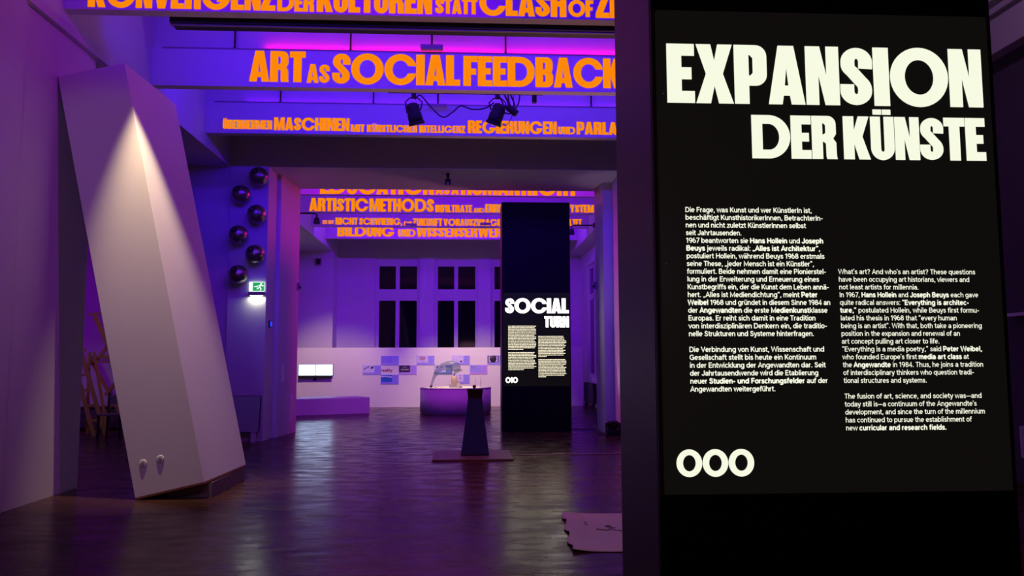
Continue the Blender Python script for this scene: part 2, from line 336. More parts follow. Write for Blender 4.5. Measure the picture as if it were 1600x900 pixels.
# ------------------------------------------------------------------ running text (own single-stroke grotesque, cap height .72)
def ell(cx, cy, rx, ry, a0=0, a1=360, n=14): return arc(cx, cy, rx, ry, a0, a1, n)
BOWL = lambda cx: ell(cx, .265, .185, .215, 0, 360, 16)
DOTS = lambda cx, y: [[(cx - .10, y), (cx - .10, y + .10)], [(cx + .10, y), (cx + .10, y + .10)]]
S_LOW = [(.34, .39), (.30, .455), (.21, .48), (.12, .455), (.09, .375), (.13, .305), (.22, .275), (.31, .24), (.35, .155), (.32, .08), (.22, .05), (.11, .075), (.06, .15)]
N_ARCH = arc(.245, .315, .165, .165, 180, 0, 8) + [(.41, 0)]
SF = {
 'a': (.49, [arc(.235, .34, .155, .14, 160, 0, 8) + [(.39, 0)], [(.39, .285), (.21, .275)] + arc(.20, .16, .13, .11, 95, 270, 8) + [(.29, .07), (.39, .16)]]),
 'b': (.53, [[(.08, .74), (.08, 0)], BOWL(.27)]), 'c': (.47, [ell(.25, .265, .185, .215, 42, 318)]),
 'd': (.53, [[(.44, .74), (.44, 0)], BOWL(.25)]), 'e': (.50, [[(.07, .265), (.43, .265)], arc(.25, .265, .185, .215, 0, 312, 14)]),
 'f': (.31, [[(.31, .68)] + arc(.24, .57, .11, .11, 90, 180, 5) + [(.13, 0)], [(.01, .48), (.30, .48)]]),
 'g': (.53, [[(.44, .53)] + arc(.26, -.02, .18, .14, 0, -155, 8), BOWL(.25)]),
 'h': (.50, [[(.08, .74), (.08, 0)], N_ARCH]), 'i': (.19, [[(.095, .53), (.095, 0)], [(.095, .63), (.095, .74)]]),
 'j': (.20, [[(.10, .53), (.10, -.08), (.06, -.15), (-.02, -.16)], [(.10, .63), (.10, .74)]]),
 'k': (.47, [[(.08, .74), (.08, 0)], [(.41, .53), (.08, .20)], [(.18, .30), (.42, 0)]]), 'l': (.19, [[(.095, .74), (.095, 0)]]),
 'm': (.74, [[(.08, .53), (.08, 0)], arc(.225, .345, .145, .135, 180, 0, 8) + [(.37, 0)], arc(.515, .345, .145, .135, 180, 0, 8) + [(.66, 0)]]),
 'n': (.50, [[(.08, .53), (.08, 0)], N_ARCH]), 'o': (.50, [BOWL(.25)]), 'p': (.53, [[(.08, .53), (.08, -.19)], BOWL(.27)]),
 'q': (.53, [[(.44, .53), (.44, -.19)], BOWL(.25)]), 'r': (.32, [[(.08, .53), (.08, 0)], arc(.25, .30, .17, .175, 180, 85, 5)]),
 's': (.42, [S_LOW]), 't': (.31, [[(.13, .67), (.13, .14), (.17, .07), (.24, .05), (.30, .05)], [(.01, .48), (.29, .48)]]),
 'u': (.50, [[(.08, .53)] + arc(.245, .215, .165, .165, 180, 360, 8), [(.41, .53), (.41, 0)]]),
 'v': (.45, [[(.03, .53), (.225, .03), (.42, .53)]]), 'w': (.68, [[(.03, .53), (.18, .03), (.34, .50), (.50, .03), (.65, .53)]]),
 'x': (.45, [[(.03, .53), (.42, 0)], [(.42, .53), (.03, 0)]]), 'y': (.45, [[(.03, .53), (.225, .03)], [(.42, .53), (.22, -.06), (.16, -.15), (.05, -.15)]]),
 'z': (.42, [[(.04, .48), (.36, .48), (.06, .05), (.39, .05)]]),
 'A': (.60, [[(.03, 0), (.30, .69), (.57, 0)], [(.13, .22), (.47, .22)]]),
 'B': (.57, [[(.09, .67), (.31, .67)] + arc(.31, .525, .14, .145, 90, -90, 7) + [(.09, .38)], [(.31, .38)] + arc(.32, .215, .165, .165, 90, -90, 8) + [(.09, .05)], [(.09, .72), (.09, 0)]]),
 'C': (.64, [ell(.34, .36, .27, .31, 42, 318, 16)]), 'D': (.63, [[(.09, .05), (.09, .67), (.29, .67)] + arc(.29, .36, .26, .31, 90, -90, 12) + [(.09, .05)]]),
 'E': (.52, [[(.47, .67), (.09, .67), (.09, .05), (.48, .05)], [(.09, .37), (.44, .37)]]), 'F': (.50, [[(.47, .67), (.09, .67), (.09, 0)], [(.09, .36), (.43, .36)]]),
 'G': (.68, [ell(.34, .36, .27, .31, 42, 330, 16) + [(.60, .34), (.37, .34)], [(.60, .34), (.60, .02)]]),
 'H': (.63, [[(.09, .72), (.09, 0)], [(.54, .72), (.54, 0)], [(.09, .37), (.54, .37)]]), 'I': (.20, [[(.10, .72), (.10, 0)]]),
 'J': (.47, [[(.37, .72)] + arc(.21, .21, .16, .16, 0, -175, 9)]), 'K': (.57, [[(.09, .72), (.09, 0)], [(.50, .72), (.09, .25)], [(.22, .40), (.53, 0)]]),
 'L': (.47, [[(.09, .72), (.09, .05), (.44, .05)]]), 'M': (.75, [[(.09, 0), (.09, .68), (.375, .12), (.66, .68), (.66, 0)]]),
 'N': (.63, [[(.09, 0), (.09, .68), (.54, .04), (.54, .72)]]), 'O': (.68, [ell(.34, .36, .27, .31, 0, 360, 18)]),
 'P': (.55, [[(.09, 0), (.09, .67), (.31, .67)] + arc(.31, .49, .16, .18, 90, -90, 8) + [(.09, .31)]]),
 'S': (.55, [[(x * 1.32 - .01, y * 1.44 - .022) for x, y in S_LOW]]), 'T': (.52, [[(.02, .67), (.50, .67)], [(.26, .67), (.26, 0)]]),
 'V': (.58, [[(.03, .72), (.29, .03), (.55, .72)]]), 'W': (.86, [[(.03, .72), (.22, .03), (.43, .69), (.64, .03), (.83, .72)]]),
 '1': (.36, [[(.03, .56), (.14, .60), (.21, .70)], [(.22, .72), (.22, 0)]]), '4': (.51, [[(.36, 0), (.36, .68), (.04, .19), (.49, .19)]]),
 '6': (.51, [ell(.26, .24, .185, .19), [(.075, .24)] + arc(.27, .30, .195, .38, 180, 80, 7)]), '7': (.46, [[(.04, .67), (.42, .67), (.17, 0)]]),
 '8': (.51, [ell(.255, .525, .15, .145), ell(.255, .215, .185, .165)]), '9': (.51, [ell(.25, .48, .185, .19), [(.435, .48)] + arc(.24, .42, .195, .38, 0, -100, 7)]),
 '.': (.22, [[(.11, .0), (.11, .11)]]), ',': (.22, [[(.12, .11), (.12, .0), (.07, -.10)]]), ':': (.22, [[(.11, 0), (.11, .11)], [(.11, .42), (.11, .53)]]),
 '-': (.34, [[(.05, .27), (.29, .27)]]), '–': (.70, [[(.04, .27), (.66, .27)]]), '?': (.46, [arc(.23, .52, .15, .15, 170, -40, 10) + [(.24, .32), (.23, .20)], [(.23, 0), (.23, .11)]]),
 '\'': (.17, [[(.10, .74), (.07, .56)]]), '“': (.34, [[(.08, .55), (.12, .74)], [(.22, .55), (.26, .74)]]), '”': (.34, [[(.12, .74), (.08, .55)], [(.26, .74), (.22, .55)]]),
 '„': (.34, [[(.12, .10), (.07, -.08)], [(.26, .10), (.21, -.08)]]), ' ': (.23, []),
}
SF['ü'] = (.50, SF['u'][1] + DOTS(.245, .62)); SF['ä'] = (.49, SF['a'][1] + DOTS(.235, .62)); SF['ö'] = (.50, SF['o'][1] + DOTS(.25, .62))

def stroke_ribbon(pts, hw):
    closed = math.dist(pts[0], pts[-1]) < 1e-4
    if closed: pts = pts[:-1]
    n = len(pts); V = []; F = []
    for i, (x, y) in enumerate(pts):
        a = pts[(i - 1) % n] if (closed or i > 0) else None; b = pts[(i + 1) % n] if (closed or i < n - 1) else None
        ds = []
        if a is not None: l = math.dist(a, (x, y)) or 1; ds.append(((x - a[0]) / l, (y - a[1]) / l))
        if b is not None: l = math.dist(b, (x, y)) or 1; ds.append(((b[0] - x) / l, (b[1] - y) / l))
        nx = sum(-d[1] for d in ds); ny = sum(d[0] for d in ds); l = math.hypot(nx, ny) or 1; nx /= l; ny /= l
        c = max(.55, abs(nx * -ds[0][1] + ny * ds[0][0]))
        V += [(x + nx * hw / c, y + ny * hw / c), (x - nx * hw / c, y - ny * hw / c)]
    m = n if closed else n - 1
    for i in range(m): j = (i + 1) % n; F.append((2 * i, 2 * i + 1, 2 * j + 1, 2 * j))
    return V, F

def text_line(mb, segs, x0, width, y, zb, size, w_reg=.050, w_bold=.070):
    """segs: (text, bold) runs fitted to a line width; zb is the baseline"""
    nat = sum(SF[c][0] + (.03 if bold else .012) for t, bold in segs for c in t)
    sx = (width / nat) if width else size
    x = 0
    for t, bold in segs:
        for c in t:
            adv, st = SF[c]
            for s_ in st:
                V, F = stroke_ribbon([(px, py) for px, py in s_], w_bold if bold else w_reg)
                mb.add([(x0 + (x + px) * sx, y, zb + py * size) for px, py in V], F)
            x += adv + (.03 if bold else .012)

def runs(s):
    """'plain *bold* plain' -> runs"""
    return [(t, i % 2 == 1) for i, t in enumerate(s.split('*')) if t]

# ------------------------------------------------------------------ setting
struct('floor', MB().box(-9.4, 8.2, -4, 29.4, -.1, 0), M_FLOOR, 'dark glossy herringbone parquet floor')
struct('ceiling', MB().box(-9.4, 8.2, -4, 29.4, 7.3, 7.4), M_CEIL, 'white plaster ceiling above the lettered beams')
struct('wall_left', MB().box(-9.4, -9.2, -4, 29.4, 0, 7.3), M_WALL, 'white outer wall of the side aisle')
struct('wall_right', MB().box(6.8, 7.0, -4, 15.8, 0, 7.3), mat('aisle_wall_shade', (.10, .085, .11), .8, noise=.1, bscale=3), 'unlit wall of the aisle beyond the black tower')  # wall gets no light here; its shade is put into the base colour
struct('trim_1', MB().box(6.62, 6.8, 3, 15.8, 5.33, 5.80).box(6.56, 6.8, 3, 15.8, 5.80, 5.86).box(6.62, 6.8, 3, 15.8, 5.86, 5.96).box(6.54, 6.8, 3, 15.8, 5.96, 6.02).box(6.50, 6.8, 3, 15.8, 6.02, 6.12), M_WALL, 'white moulded cornice high on the right wall')
# piers, long beams and the wall with the wide passage
struct('column_left', MB().box(-5.7, -4.66, 8.5, 10.17, 0, 5.31).box(-5.7, -4.625, 7.0, 8.5, 0, 5.31), M_WALL, 'white pier the leaning white tower rests against')
struct('beam_left', MB().box(-5.7, XL, -2, 15.8, 5.31, 7.3), M_WALL, 'long white beam over the left piers')
struct('beam_right', MB().box(XR, 4.6, -2, 15.8, 5.31, 7.3), M_WALL, 'long white beam on the right side')
struct('pier_wall_left', MB().prism([(-6.0, 15.8), (-4.57, 15.8), (-4.57, 15.76), (-3.84, 15.76), (-3.84, 16.5), (-3.76, 16.5), (-3.64, 17.8), (-6.0, 17.8)], 0, 5.31), M_WALL, 'white pier carrying the chrome balls and exit sign')
struct('pier_wall_right', MB().prism([(3.12, 15.8), (6.8, 15.8), (6.8, 17.8), (2.90, 17.8), (2.93, 16.9), (3.12, 16.9)], 0, 5.31), M_WALL, 'white pier on the right of the passage')
struct('lintel', MB().box(-6.0, 6.8, 15.8, 17.8, 5.31, 7.3), M_WALL, 'white lintel over the wide passage')
struct('wall_aisle', MB().box(-9.2, -6.0, 19.3, 19.5, 0, 7.3), M_WALL, 'far end wall of the left aisle')
struct('ceiling_aisle', MB().box(-9.2, -5.7, -2, 19.3, 5.9, 6.0), M_CEIL, 'lower ceiling of the left aisle')
struct('beam_left', MB().box(-5.7, XL, 17.8, 28.0, 5.31, 7.3), M_WALL, 'long white beam on the left of the back room')
struct('beam_right', MB().box(XR, 4.6, 17.8, 28.9, 5.31, 7.3), M_WALL, 'long white beam on the right of the back room')
struct('wall_left_rear', MB().box(-9.2, -4.55, 28.0, 28.9, 0, 7.3), M_WALL, 'white pier wall in the back room left of the windows')
# back wall with three window openings
WX = [(-3.21, -1.64), (-1.12, .455), (.915, 2.49)]
WZ0, WZ1 = 1.0, 5.27
w = MB(); xs = -4.55
for a, b in WX:
    w.box(xs, a, 28.9, 29.2, 0, 7.3); w.box(a, b, 28.9, 29.2, 0, WZ0); w.box(a, b, 28.9, 29.2, WZ1, 7.3); xs = b
w.box(xs, 4.4, 28.9, 29.2, 0, 7.3)
struct('wall_back', w, M_WALL, 'white back wall with tall night windows')
for i, (a, b) in enumerate(WX):
    nm = 'window_%d' % (i + 1)
    fr = MB(); y0, y1 = 29.02, 29.09; mid = (a + b) / 2
    fr.box(a, b, y0, y1, 4.91, WZ1).box(a, b, y0, y1, 3.67, 4.08).box(a, b, y0, y1, WZ0, 1.15)
    for z0, z1 in ((4.08, 4.91), (1.15, 3.67)):
        fr.box(a, a + .13, y0, y1, z0, z1).box(b - .10, b, y0, y1, z0, z1).box(mid - .07, mid + .07, y0, y1, z0, z1)
    fo = setp(fr.build(nm, M_WALL), 'tall white framed window in the back wall', 'window', None, 'structure')
    for z0, z1 in ((4.08, 4.91), (1.15, 3.67)):
        for x0, x1 in ((a + .13, mid - .07), (mid + .07, b - .10)):
            MB().box(x0 - .01, x1 + .01, 29.05, 29.065, z0 - .01, z1 + .01).build('pane', M_GLASS, fo)
struct('wall_night', MB().box(-4.4, 4.2, 29.6, 29.7, 0, 7.3), M_GAP, 'night outside the windows')
# right wall of the back room with one window
struct('wall_right_rear', MB().box(4.2, 4.4, 17.8, 25.2, 0, 5.31).box(4.2, 4.4, 27.5, 28.9, 0, 5.31).box(4.2, 4.4, 25.2, 27.5, 0, .95).box(4.2, 4.4, 25.2, 27.5, 4.75, 5.31), M_WALL, 'white right wall of the back room')
fr = MB()
for y0, y1 in ((25.2, 25.36), (26.25, 26.40), (27.34, 27.5)): fr.box(4.24, 4.32, y0, y1, .95, 4.75)
for z0, z1 in ((.95, 1.08), (3.55, 3.75), (4.62, 4.75)): fr.box(4.24, 4.32, 25.36, 27.34, z0, z1)
fo = setp(fr.build('window_4', M_WALL), 'window in the right wall of the back room', 'window', None, 'structure')
for y0, y1 in ((25.36, 26.25), (26.40, 27.34)):
    MB().box(4.275, 4.285, y0, y1, 1.08, 4.62).build('pane', M_GLASS, fo)
PT = 1.96
part_wall = setp(MB().box(-5.9, 3.95, 27.1, 27.22, 0, PT).build('partition_wall', M_WHITE), 'low white exhibition partition before the windows', 'partition', None, 'structure')
for t, x0, x1, m_, l_ in (('reality', -2.79, -2.41, M_RED, 'red word reality'), ('vision', -.446, -.10, M_GREYV, 'grey word vision')):
    mb = MB(); text_line(mb, [(t, True)], x0, x1 - x0, 27.096, 1.165, .135)
    mb.build('lettering', m_, part_wall)['label'] = l_

# lettered beams
LET = {
 0: [('KONVERGENZ', -4.336, -2.215, .32, 5.567), ('DER', -2.193, -1.767, .217, 5.565), ('KULTUREN', -1.740, -.399, .32, 5.567), ('STATT', -.361, .135, .19, 5.577), ('CLASH', .158, 1.191, .32, 5.566), ('OF', 1.214, 1.513, .205, 5.574), ('ZI', 1.543, 1.80, .32, 5.566)],
 1: [('ART', -3.19, -2.371, .468, 5.618), ('AS', -2.352, -2.015, .285, 5.612), ('SOCIAL', -1.977, -.084, .468, 5.603), ('FEEDBACK', -.037, 2.36, .463, 5.603)],
 2: [('ÜBERNEHMEN', -4.297, -3.437, .165, 5.615), ('MASCHINEN', -3.404, -2.074, .235, 5.603), ('MIT', -2.052, -1.805, .135, 5.592), ('KÜNSTLICHER', -1.765, -.868, .135, 5.592), ('INTELLIGENZ', -.834, -.008, .135, 5.592),
     ('REGIERUNGEN', .038, 1.649, .235, 5.594), ('UND', 1.672, 1.988, .14, 5.597), ('PARLAMENTE', 2.011, 3.50, .235, 5.597)],
 3: [('EDUCATION', -3.522, -.772, .44, 5.552), ('AS', -.741, -.383, .27, 5.56), ('A', -.352, -.164, .27, 5.562), ('HUMAN', -.117, 1.327, .44, 5.556), ('RIGHT', 1.37, 2.752, .44, 5.556)],
 4: [('ARTISTIC', -4.239, -2.654, .365, 5.572), ('METHODS', -2.62, -.865, .365, 5.572), ('INFILTRATE', -.83, .185, .205, 5.568), ('AND', .22, .519, .125, 5.569), ('ENRICH', .535, 1.35, .23, 5.572), ('SYSTEM', 2.75, 3.549, .218, 5.588)],
 5: [('ES IST', -4.278, -3.937, .115, 5.612), ('NICHT', -3.899, -3.233, .212, 5.598), ('SCHWIERIG,', -3.195, -1.90, .212, 5.595), ('DIE', -1.857, -1.607, .125, 5.58), ('ZUKUNFT', -1.588, -.703, .228, 5.575), ('VORAUSZUSAGEN', -.664, 1.20, .215, 5.583), ('GESTALTET', 2.55, 3.542, .212, 5.603)],
 6: [('BILDUNG', -4.217, -2.353, .34, 5.612), ('UND', -2.227, -1.650, .25, 5.61), ('WISSENSERWERB', -1.625, 1.45, .34, 5.609)],
}
for i, yb in enumerate(BEAM_Y):
    th = .16
    bm_ = MB().box(XL, XR, yb, yb + th, 5.54, 6.10).box(XL, XR, yb + .10, yb + th, 6.10, 7.3)
    first = LET[i][0][0].lower(); last = LET[i][-1][0].lower()
    bo = struct('beam_cross', bm_, M_WALL, 'violet lit cross beam with orange words from %s to %s' % (LET[i][0][0], LET[i][-1][0]))
    MB().box(XL + .15, XR - .15, yb - .012, yb + .10, 6.10, 6.118).build('rail', M_GREY, bo)
    for t, x0, x1, h, zb in LET[i]:
        word('lettering', t, x0, x1, yb - .002, zb, M_ORANGE, bo, h, .002, 'orange word %s' % t)

# ------------------------------------------------------------------ towers
TW, TD, TH = 1.5, .81, 4.98
BODY = ["Die Frage, was Kunst und wer KünstlerIn ist,", "beschäftigt KunsthistorikerInnen, BetrachterIn-", "nen und nicht zuletzt KünstlerInnen selbst", "seit Jahrtausenden.",
 "1967 beantworten sie *Hans Hollein* und *Joseph*", "*Beuys* jeweils radikal: *„Alles ist Architektur”*,", "postuliert Hollein, während Beuys 1968 erstmals", "seine These, „jeder Mensch ist ein Künstler”,",
 "formuliert. Beide nehmen damit eine Pionierstel-", "lung in der Erweiterung und Erneuerung eines", "Kunstbegriffs ein, der die Kunst dem Leben annä-", "hert. „Alles ist Mediendichtung”, meint *Peter*",
 "*Weibel* 1968 und gründet in diesem Sinne 1984 an", "der *Angewandten* die erste *Medienkunst*klasse", "Europas. Er reiht sich damit in eine Tradition", "von interdisziplinären Denkern ein, die traditio-", "nelle Strukturen und Systeme hinterfragen.",
 None, "Die Verbindung von Kunst, Wissenschaft und", "Gesellschaft stellt bis heute ein Kontinuum", "in der Entwicklung der Angewandten dar. Seit", "der Jahrtausendwende wird die Etablierung", "neuer *Studien- und Forschungsfelder* auf der", "Angewandten weitergeführt."]
BODYW = [.5391, .5854, .5112, .2358, .5828, .5678, .5849, .5389, .589, .5576, .5983, .5484, .6014, .5875, .5356, .5834, .5265, 0, .5665, .5312, .5696, .5374, .5757, .3549]
BODE = ["What's art? And who's an artist? These questions", "have been occupying art historians, viewers and", "not least artists for millennia.", "In 1967, *Hans Hollein* and *Joseph Beuys* each gave", "quite radical answers: *“Everything is architec-*",
 "*ture,”* postulated Hollein, while Beuys first formu-", "lated his thesis in 1968 that “every human", "being is an artist”. With that, both take a pioneering", "position in the expansion and renewal of an", "art concept pulling art closer to life.", "“Everything is a media poetry,” said *Peter Weibel,*",
 "who founded Europe's first *media art class* at", "the *Angewandte* in 1984. Thus, he joins a tradition", "of interdisciplinary thinkers who question tradi-", "tional structures and systems.", None, "The fusion of art, science, and society was–and", "today still is–a continuum of the Angewandte's",
 "development, and since the turn of the millennium", "has continued to pursue the establishment of", "new *curricular and research fields.*"]
BODEW = [.5925, .565, .3431, .5993, .557, .5992, .5005, .6065, .5098, .4191, .6012, .5416, .602, .56, .3551, 0, .5861, .5627, .5961, .537, .4278]

def black_tower(x, y, label):
    t = empty('black_tower', (x + TW / 2, y + TD / 2, 0), label, 'display tower')
    # carcass: black front frame, brown-black sides, panel set into the front
    MB().box(x, x + TW, y + .03, y + TD, 0, TH).build('carcass', M_SIDE, t, .003)
    MB().box(x + .002, x + TW - .002, y + .008, y + .03, 0, .955).build('plinth_board', M_BLACK, t, .002)
    MB().box(x + .002, x + TW - .002, y + .008, y + .03, 2.99, TH).build('head_board', M_BLACK, t, .002)
    for xs_ in (x + .002, x + TW - .020): MB().box(xs_, xs_ + .018, y + .008, y + .03, .955, 2.99).build('side_strip', M_GAP, t)
    p = MB().box(x + .024, x + TW - .024, y, y + .03, .962, 2.984).build('light_panel', M_PANEL, t, .0015)
    for dx, dz in ((.045, 2.955), (.45, 2.955), (.95, 2.955), (TW - .045, 2.955), (.045, 2.62), (.045, 2.30), (.045, 1.9), (1.0, .985), (1.2, .985), (TW - .05, .985)):
        MB().lathe([(.004, 0), (.004, .002), (.0025, .003)], (x + dx, y, dz), 8, 'y').build('screw', M_METAL, p)
    return t, p

# front tower
FX, FY = .782, 3.265
tf, pf = black_tower(FX, FY, 'large black tower in front with the glowing words EXPANSION DER KÜNSTE')
yl = FY - .002
word('lettering', 'EXPANSION', .846, 2.222, yl, 2.580, M_LIT, pf, .256, .003, 'large glowing white word EXPANSION')
word('lettering', 'DER', 1.203, 1.570, yl, 2.346, M_LIT, pf, .186, .003, 'glowing white word DER')
word('lettering', 'KÜNSTE', 1.599, 2.222, yl, 2.346, M_LIT, pf, .186, .003, 'glowing white word KÜNSTE')
word('lettering', '000', .852, 1.171, yl, 1.033, M_LIT, pf, .108, .003, 'glowing white number 000')
mb = MB()
for k, (s_, wd) in enumerate(zip(BODY, BODYW)):
    if s_: text_line(mb, runs(s_), .911 + .0002 * k, wd, FY - .002, 2.123 - .0322 * k - .0085, .0295, .063, .088)
    else: mb.build('german_text', M_LIT, pf)['label'] = 'upper paragraph of the small white German text'; mb = MB()
mb.build('german_text', M_LIT, pf)['label'] = 'lower paragraph of the small white German text'
mb = MB()
for k, (s_, wd) in enumerate(zip(BODE, BODEW)):
    if s_: text_line(mb, runs(s_), 1.553 + .0003 * k, wd, FY - .002, 1.866 - .03225 * k - .0085, .0290, .050, .080)
    else: mb.build('english_text', M_LIT, pf)['label'] = 'upper paragraph of the small white English text'; mb = MB()
mb.build('english_text', M_LIT, pf)['label'] = 'lower paragraph of the small white English text'

# far tower
GX, GY = .79, 17.45
tg, pg = black_tower(GX, GY, 'black tower in the passage with the glowing words SOCIAL TURN')
yl = GY - .002
word('lettering', 'SOCIAL', .863, 2.250, yl, 2.535, M_LIT2, pg, .325, .003, 'glowing white word SOCIAL')
word('lettering', 'TURN', 1.714, 2.250, yl, 2.228, M_LIT2, pg, .240, .003, 'glowing white word TURN')
word('lettering', '010', .867, 1.129, yl, 1.035, M_LIT2, pg, .122, .003, 'glowing white number 010')
random.seed(4)
def fine_print(nm, x0, wd, z0, z1, gap, last, label):
    """rows of tiny unreadable words, drawn as dashes as small as the photograph leaves them"""
    mb = MB(); z = z0; n = 0
    while z > z1:
        if not (gap[0] > z > gap[1]):
            end = wd * random.choice((1, 1, .97, .94, .9)) if z - .0335 > z1 and not (z - .0335 < gap[0] and z > gap[0]) else wd * last
            x = 0
            while x < end - .02:
                l = min(random.choice((.02, .03, .04, .055, .07)), end - x)
                mb.box(x0 + x, x0 + x + l, GY - .002, GY, z - random.uniform(.0065, .0085), z + random.uniform(.0065, .0085)); x += l + .007
        z -= .0335
        if mb.v and gap[0] > z > gap[1]:
            mb.build(nm, M_FINE, pg)['label'] = 'upper paragraph in the ' + label; mb = MB()
    mb.build(nm, M_FINE, pg)['label'] = 'lower paragraph in the ' + label
M_FINE = mat('backlit_small_print', (.1, .1, .1), .5, emis=(1.0, .90, .62), estr=1.35)
fine_print('german_text', .925, .605, 2.255, 1.31, (1.738, 1.705), .55, 'left column of tiny glowing text')
fine_print('english_text', 1.578, .605, 2.032, 1.155, (1.585, 1.555), .3, 'right column of tiny glowing text')

# white tower tipped over against the left pier
A, B, C = .001, -.219, -.033
MT = Matrix.Translation((-3.60, 9.223, .0)) @ Matrix.Rotation(C, 4, 'Z') @ Matrix.Rotation(B, 4, 'Y') @ Matrix.Rotation(A, 4, 'X')
wt = empty('leaning_tower', (-3.2, 9.9, 0), 'white tower tipped over, leaning against the white left pier', 'display tower')
MB().box(0, .766, 0, 1.503, .022, 4.875, MT).build('tower_body', M_WHITE, wt, .004)
MB().box(.004, .762, .004, 1.499, .002, .022, MT).build('base_board', M_PLY, wt)
for bx, bz in ((.155, .37), (.345, .375)):
    m2 = MT @ Matrix.Translation((bx, 0, bz)) @ Matrix.Rotation(PI / 2, 4, 'X')
    k = MB().lathe([(.042, 0), (.042, .005), (.034, .009)], (0, 0, 0), 20, M=m2).build('levelling_socket', M_WHITE, wt)
    MB().lathe([(.021, .009), (.021, .013), (.016, .014)], (0, 0, 0), 6, smooth=False, M=m2).build('socket_screw', M_MAUVE, k)
# wedge that carries the raised edge
wd = MB(); sl = math.tan(-B)
xa, xb, y0, y1 = -3.30, -2.82, 9.34, 10.68
za, zb = (xa + 3.60) * sl - .014, (xb + 3.60) * sl - .014
wd.add([(xa, y0, 0), (xb, y0, 0), (xb, y0, zb), (xa, y0, za), (xa, y1, 0), (xb, y1, 0), (xb, y1, zb), (xa, y1, za)], [(0, 1, 2, 3), (4, 7, 6, 5), (1, 5, 6, 2), (0, 3, 7, 4), (3, 2, 6, 7), (0, 4, 5, 1)])
setp(wd.build('support_wedge', mat('dark_mauve_board', (.20, .14, .16), .6, noise=.1)), 'dark wedge on the floor under the leaning white tower', 'wedge')

# ------------------------------------------------------------------ on the exit pier
BP = [(-3.985, 5.065), (-4.315, 4.715), (-4.01, 4.33), (-4.345, 3.93), (-4.02, 3.555), (-4.325, 3.165)]
OR = ['topmost', 'second from the top', 'third from the top', 'fourth from the top', 'fifth from the top', 'lowest, just above the exit sign,']
BL = ['topmost chrome ball on the pier, under the lintel', 'second chrome ball from the top on the pier', 'third chrome ball from the top on the pier', 'fourth chrome ball from the top on the pier', 'fifth chrome ball from the top on the pier', 'lowest chrome ball on the pier, just above the exit sign']
def chrome_ball(x, z, yb):
    t = empty('chrome_ball', (x, yb, z), BL[0], 'ball ornament', 'chrome balls on the pier')
    prof = [(.188 * math.sin(PI * i / 18), -.188 * math.cos(PI * i / 18)) for i in range(1, 17)]
    prof = [(.19, .02)] if False else prof
    MB().lathe([(.10, .0), (.10, .03)] , (x, yb, z), 28, 'y').build('mounting_collar', M_DARK, t)
    MB().ball((x, yb - .19, z), .182, 32, 20).build('ball', M_CHROME, t)
    m = Matrix.Translation((x, yb - .19, z)) @ Vector((-.04, -.145, .07)).to_track_quat('Z', 'Y').to_matrix().to_4x4()
    MB().lathe([(.058, .150), (.066, .172), (.060, .182), (.050, .178)], (0, 0, 0), 24, M=m).build('dark_ring', M_DARK, t)  # dark ring on the upper left front of the ball
    return t
def copy_thing(r, loc):
    c = r.copy(); COL.objects.link(c); c.location = loc
    for ch in list(r.children):
        d = ch.copy(); COL.objects.link(d); d.parent = c
        for g in list(ch.children):
            e = g.copy(); COL.objects.link(e); e.parent = d
    return c
cb = chrome_ball(BP[0][0], BP[0][1], 15.76)
for (x, z), l in list(zip(BP, BL))[1:]:
    copy_thing(cb, (x, 15.76, z))['label'] = l

ex = empty('exit_sign', (-4.0, 15.76, 2.93), 'green lit emergency exit sign below the chrome balls', 'exit sign')
MB().box(-4.165, -3.855, 15.70, 15.76, 2.775, 2.845).build('lamp_housing', M_GREY, ex, .006)
sg = MB().box(-4.155, -3.865, 15.722, 15.732, 2.85, 3.035).build('sign_plate', M_EXITW, ex)
MB().box(-4.085, -3.869, 15.7195, 15.7215, 2.862, 3.025).build('green_field', M_GREEN, sg)
pm = MB(); yy = 15.7175
pm.lathe([(.017, 0), (.017, .002)], (-3.925, yy + .001, 3.003), 12, 'y')
for a, b in (((-3.935, 2.985), (-3.955, 2.935)), ((-3.955, 2.935), (-3.985, 2.905)), ((-3.985, 2.905), (-4.01, 2.90)), ((-3.95, 2.935), (-3.925, 2.905)), ((-3.925, 2.905), (-3.94, 2.87)), ((-3.935, 2.98), (-3.90, 2.955)), ((-3.90, 2.955), (-3.885, 2.97)), ((-3.94, 2.975), (-3.975, 2.965))):
    pm.bar((a[0], yy, a[1]), (b[0], yy, b[1]), .017, .002)
pm.bar((-4.06, yy, 2.945), (-4.0, yy, 2.945), .014, .002)
pm.add([(-4.008, yy, 2.97), (-4.008, yy, 2.92), (-3.975, yy, 2.945)], [(0, 1, 2)])
pm.build('running_figure', M_EXITW, sg)
MB().box(-4.13, -3.89, 15.708, 15.752, 2.769, 2.776).build('diffuser', M_EXITW, ex)
l = bpy.data.lights.new('exit_lamp_light', 'AREA'); l.shape = 'RECTANGLE'; l.size = .24; l.size_y = .04; l.color = (.95, .95, .68); l.energy = 3.0
lo = bpy.data.objects.new('exit_lamp_light', l); COL.objects.link(lo); lo.location = (-4.01, 15.72, 2.766); lo.rotation_euler = (math.radians(-18), 0, 0)

